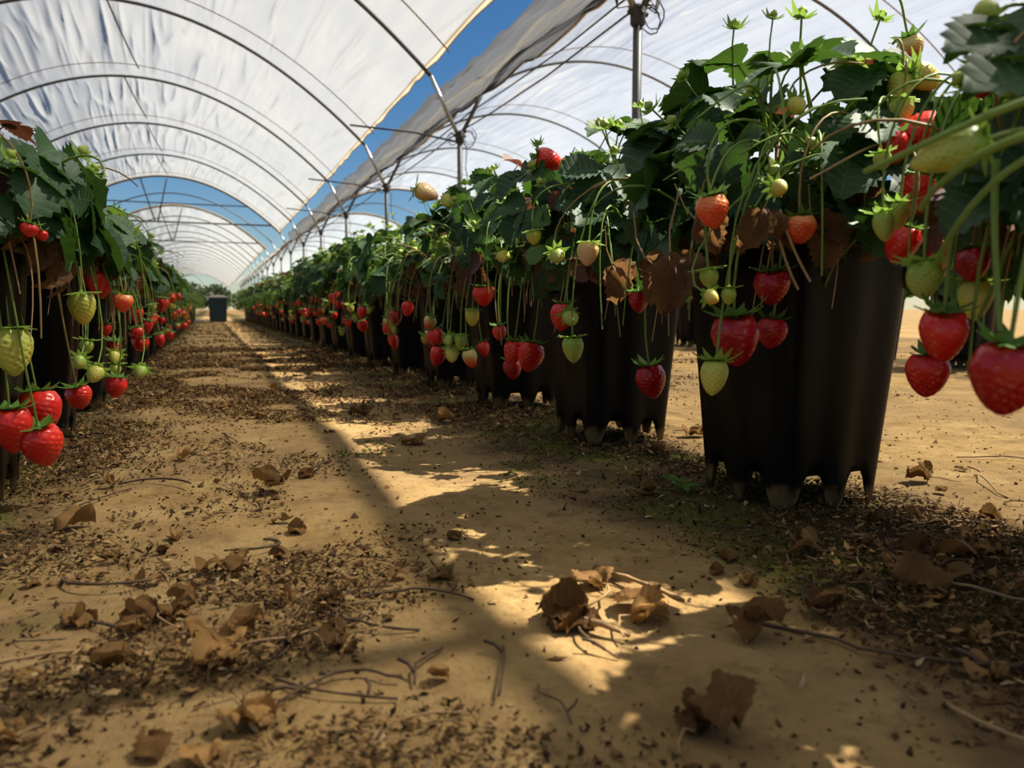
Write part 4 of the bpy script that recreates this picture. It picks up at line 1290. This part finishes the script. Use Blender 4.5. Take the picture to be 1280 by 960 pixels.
def zone_of(x, y):
    j = max(0, int(round((y - 0.825) / 0.502)) + 1)
    jl = max(1, int(round((y - 1.22) / 0.5)) + 1)
    w = ORD[j] if j else ''
    if x > 0.38:
        side = 'behind' if x > XR else 'in front of'
        return f'{side} the {w} pot beside the posts' if j else f'{side} the litter pile short of the nearest pot'
    if x < -0.14:
        return f'by the {ORD[jl]} pot across the aisle'
    side = 'on the post side of the aisle' if x > 0.12 else 'on the far side of the aisle'
    return f'{side}, level with the {w} pot' if j else f'{side}, short of the nearest pot'
# countable dry leaves and runners of the litter
pts = pick(215, -0.6, 1.25, 0.35, 5.5, 1.3, 1.5) + [(rng.normal(0.74, 0.11), rng.normal(0.52, 0.09)) for _ in range(34)] + [(rng.normal(-0.05, 0.10), rng.normal(0.68, 0.12)) for _ in range(30)]
for i, (x, y) in enumerate(pts):
    if math.hypot(x - XR, (y - 0.825 + 0.251) % 0.502 - 0.251) < 0.13 or math.hypot(x - XL, (y - 1.22 + 0.25) % 0.5 - 0.25) < 0.13:
        continue
    o = link('fallen_leaf', FALLEN[i % 12], None, (x, y, gz(x, y) + 0.001), (random.uniform(-.3, .3), random.uniform(-.3, .3), random.uniform(0, 6.28)), random.uniform(0.25, 0.6))
    zone, size = zone_of(x, y), ('tiny' if o.scale[0] < 0.36 else 'small' if o.scale[0] < 0.48 else 'broad')
    tag(o, f'{size} brown dry leaf {zone}', 'dry leaf', f'{size} dry leaves {zone}')
TWM = [twig_mesh(950 + i, random.uniform(0.05, 0.11), random.uniform(0.2, 1.0), 'twig' if i % 3 else 'twig_tan', random.uniform(0.0011, 0.0017)) for i in range(12)]
pts = pick(110, -0.55, 1.2, 0.35, 3.5, 1.3, 1.5) + [(rng.normal(0.74, 0.12), rng.normal(0.54, 0.09)) for _ in range(24)]
for i, (x, y) in enumerate(pts):
    if math.hypot(x - XR, (y - 0.825 + 0.251) % 0.502 - 0.251) < 0.13:
        continue
    o = link('twig', TWM[i % 12], None, (x, y, gz(x, y) + 0.002), (0, 0, random.uniform(0, 6.28)), random.uniform(0.6, 1.1))
    zone = zone_of(x, y)
    hue = 'pale' if i % 3 == 0 else 'dark'
    tag(o, f'thin {hue} twig {zone}', 'twig', f'{hue} twigs {zone}')

def crumbs(name, label, mat, n, smin, smax, x0, x1, y0, y1, pw, bias, flat=0.5, cat='litter', pts=None, elong=1.0, heap=0.0):
    P = pick(n, x0, x1, y0, y1, pw, bias) if pts is None else pts
    n = len(P)
    P = np.array(P)
    s = (smin + (smax - smin) * rng.uniform(0, 1, n) ** 1.8) * (0.6 + 0.4 * np.clip(P[:, 1] / 1.5, 0.4, 3.0))
    base = np.array([(1, 0, 0), (0.1, 0.75, 0.1), (-0.9, 0.1, 0), (0, -0.65, 0.1), (0.1, 0, 0.8), (0, 0, -0.5)])
    tri = np.array([(0, 1, 4), (1, 2, 4), (2, 3, 4), (3, 0, 4), (1, 0, 5), (2, 1, 5), (3, 2, 5), (0, 3, 5)])
    a = rng.uniform(0, 6.28, n); tl = rng.normal(0, 0.5, n)
    jit = base[None] * rng.uniform(0.5, 1.4, (n, 6, 1)) + rng.normal(0, 0.12, (n, 6, 3))
    jit[:, :, 2] *= flat
    jit[:, :, 0] *= elong
    jit[:, :, 1] *= rng.uniform(0.35, 1.0, n)[:, None]
    zz = jit[:, :, 2] * np.cos(tl)[:, None] + jit[:, :, 0] * np.sin(tl)[:, None]
    xx = jit[:, :, 0] * np.cos(tl)[:, None] - jit[:, :, 2] * np.sin(tl)[:, None]
    yy = jit[:, :, 1]
    X = P[:, :1] + s[:, None] * (xx * np.cos(a)[:, None] - yy * np.sin(a)[:, None])
    Y = P[:, 1:2] + s[:, None] * (xx * np.sin(a)[:, None] + yy * np.cos(a)[:, None])
    Z = gheight(P[:, 0], P[:, 1])[:, None] + s[:, None] * (zz + 0.25 * flat + 0.1) + (heap * rng.uniform(0, 1, n) * np.clip(litter_density(P[:, 0], P[:, 1]) - 0.35, 0, 1))[:, None]
    V = np.stack([X, Y, Z], -1).reshape(-1, 3)
    Fc = (tri[None] + 6 * np.arange(n)[:, None, None]).reshape(-1, 3)
    me = bpy.data.meshes.new(name)
    me.from_pydata(V.tolist(), [], Fc.tolist())
    me.materials.append(M[mat])
    me.update()
    o = link(name, me, kind='stuff')
    o['label'] = label
    o['category'] = cat
    return o
crumbs('dirt_crumbs', 'dark brown crumbs of dirt strewn over the aisle', 'crumb', 110000, 0.0009, 0.0056, -0.65, 1.9, 0.3, 5.0, 2.2, 1.9, heap=0.014)
crumbs('leaf_fragments', 'broken tan leaf fragments mixed into the litter', 'crumb_tan', 34000, 0.0018, 0.0100, -0.65, 1.9, 0.3, 5.0, 2.4, 1.8, 0.3, heap=0.016)
crumbs('stalk_fragments', 'thin broken stalk pieces mixed into the litter', 'crumb_tan', 12000, 0.0010, 0.0022, -0.65, 1.6, 0.3, 4.0, 2.4, 1.8, 0.6, elong=6.0, heap=0.018)
crumbs('leaf_litter', 'brown litter covering the distant part of the aisle', 'crumb', 16000, 0.003, 0.010, -0.7, 3.4, 3.0, 16.0, 1.2, 1.5)
mp = [(x, y) for x, y in pick(9000, 0.2, 1.1, 0.4, 1.6, 0.6, 1.0) if fnoise(np.array([x * 7.0]), np.array([y * 7.0]), 44)[0] > 0.62]
crumbs('moss', 'yellow-green moss growing in patches around the nearest pots', 'moss', 0, 0.002, 0.006, 0, 1, 0, 1, 1, 1, 0.6, 'moss', mp)

# ------------------------------------------------------------------ far end of the aisle
def far_end():
    p = onground(273, 402)
    root = tag(link('storage_bin', None, None, (p.x, p.y, 0)), 'dark teal bin with a pale lid at the far end of the aisle', 'bin')
    b = MB()
    w, d, h = 0.16, 0.16, 0.44
    b.add([(-w * .92, -d * .92, 0), (w * .92, -d * .92, 0), (w * .92, d * .92, 0), (-w * .92, d * .92, 0), (-w, -d, h), (w, -d, h), (w, d, h), (-w, d, h)],
          [(0, 3, 2, 1), (4, 5, 6, 7), (0, 1, 5, 4), (1, 2, 6, 5), (2, 3, 7, 6), (3, 0, 4, 7)])
    b.box((-w - .012, -d - .012, h - 0.06), (w + .012, d + .012, h - 0.035))
    link('body', b.mesh('body', ['bin'], False), root)
    b = MB(); b.box((-w - .02, -d - .02, h), (w + .02, d + .02, h + 0.025)); b.box((-w * .8, -d * .8, h + .025), (w * .8, d * .8, h + .04))
    link('lid', b.mesh('lid', ['lid'], False), root)
    b = MB(); b.box((-0.35, -0.3, 0), (0.22, 0.3, 0.02)); b.box((-0.33, -0.28, 0.02), (0.2, 0.28, 0.028))
    q = onground(240, 402)
    tag(link('paving_slab', b.mesh('paving_slab', ['slab'], False), None, (q.x, q.y, 0)), 'pale slab on the ground beside the teal bin', 'slab')
far_end()

def shrub(x, y, h, w, seed, label):
    rr = random.Random(seed)
    root = tag(link('shrub', None, None, (x, y, 0)), label, 'shrub', 'shrubs beyond the cross path')
    b = MB()
    for i in range(900):
        d = canopy(rr, -0.8)
        q = rr.uniform(0.6, 1.0)
        p = Vector((d.x * w * q, d.y * w * q, h * 0.55 + d.z * h * 0.45 * q))
        s = rr.uniform(0.04, 0.09)
        a = Vector((rr.gauss(0, 1), rr.gauss(0, 1), rr.gauss(0, 1))).normalized() * s
        c = a.orthogonal().normalized() * s * 0.5
        b.add([p - a, p + c, p + a, p - c], [(0, 1, 2, 3)])
    link('foliage', b.mesh('foliage', ['hedge']), root, kind='stuff')
    b = MB()
    for i in range(5):
        a = rr.uniform(0, 6.28)
        b.tube([(0, 0, -0.02), (0.1 * math.cos(a) * w, 0.1 * math.sin(a) * w, h * 0.3), (0.5 * math.cos(a) * w, 0.5 * math.sin(a) * w, h * 0.65)], 0.02, 5)
    link('stem', b.mesh('stem', ['twig']), root)
for i, (x, y, h, w, lab) in enumerate(((-0.75, 26.5, 1.1, 0.7, 'blurred green shrub beyond the far end of the row across the aisle'),
                                       (0.15, 27.5, 1.05, 0.6, 'blurred green shrub behind the teal bin'),
                                       (1.3, 27.0, 0.9, 0.7, 'blurred green shrub behind the last plants beside the posts'),
                                       (-2.2, 27.0, 0.9, 0.8, 'blurred green shrub hidden behind the row across the aisle'))):
    shrub(x, y, h, w, i, lab)

# a weed seedling in the moss before the nearest pot
def seedling():
    p = onground(852, 610)
    root = tag(link('weed_seedling', None, None, (p.x, p.y, gz(p.x, p.y))), 'small green weed seedling growing in the dark moss beside the nearest pot', 'seedling')
    rr = random.Random(5)
    for i in range(7):
        b = MB()
        leaflet(b, rr.uniform(0.025, 0.038), 0.009, (0, 0, 0.002), 0.9 * i + rr.uniform(-.2, .2), rr.uniform(0.5, 1.0), i, 6, 3, 0, 0.3, 0.7)
        link('leaf', b.mesh('leaf', ['leaf_bright']), root)
seedling()
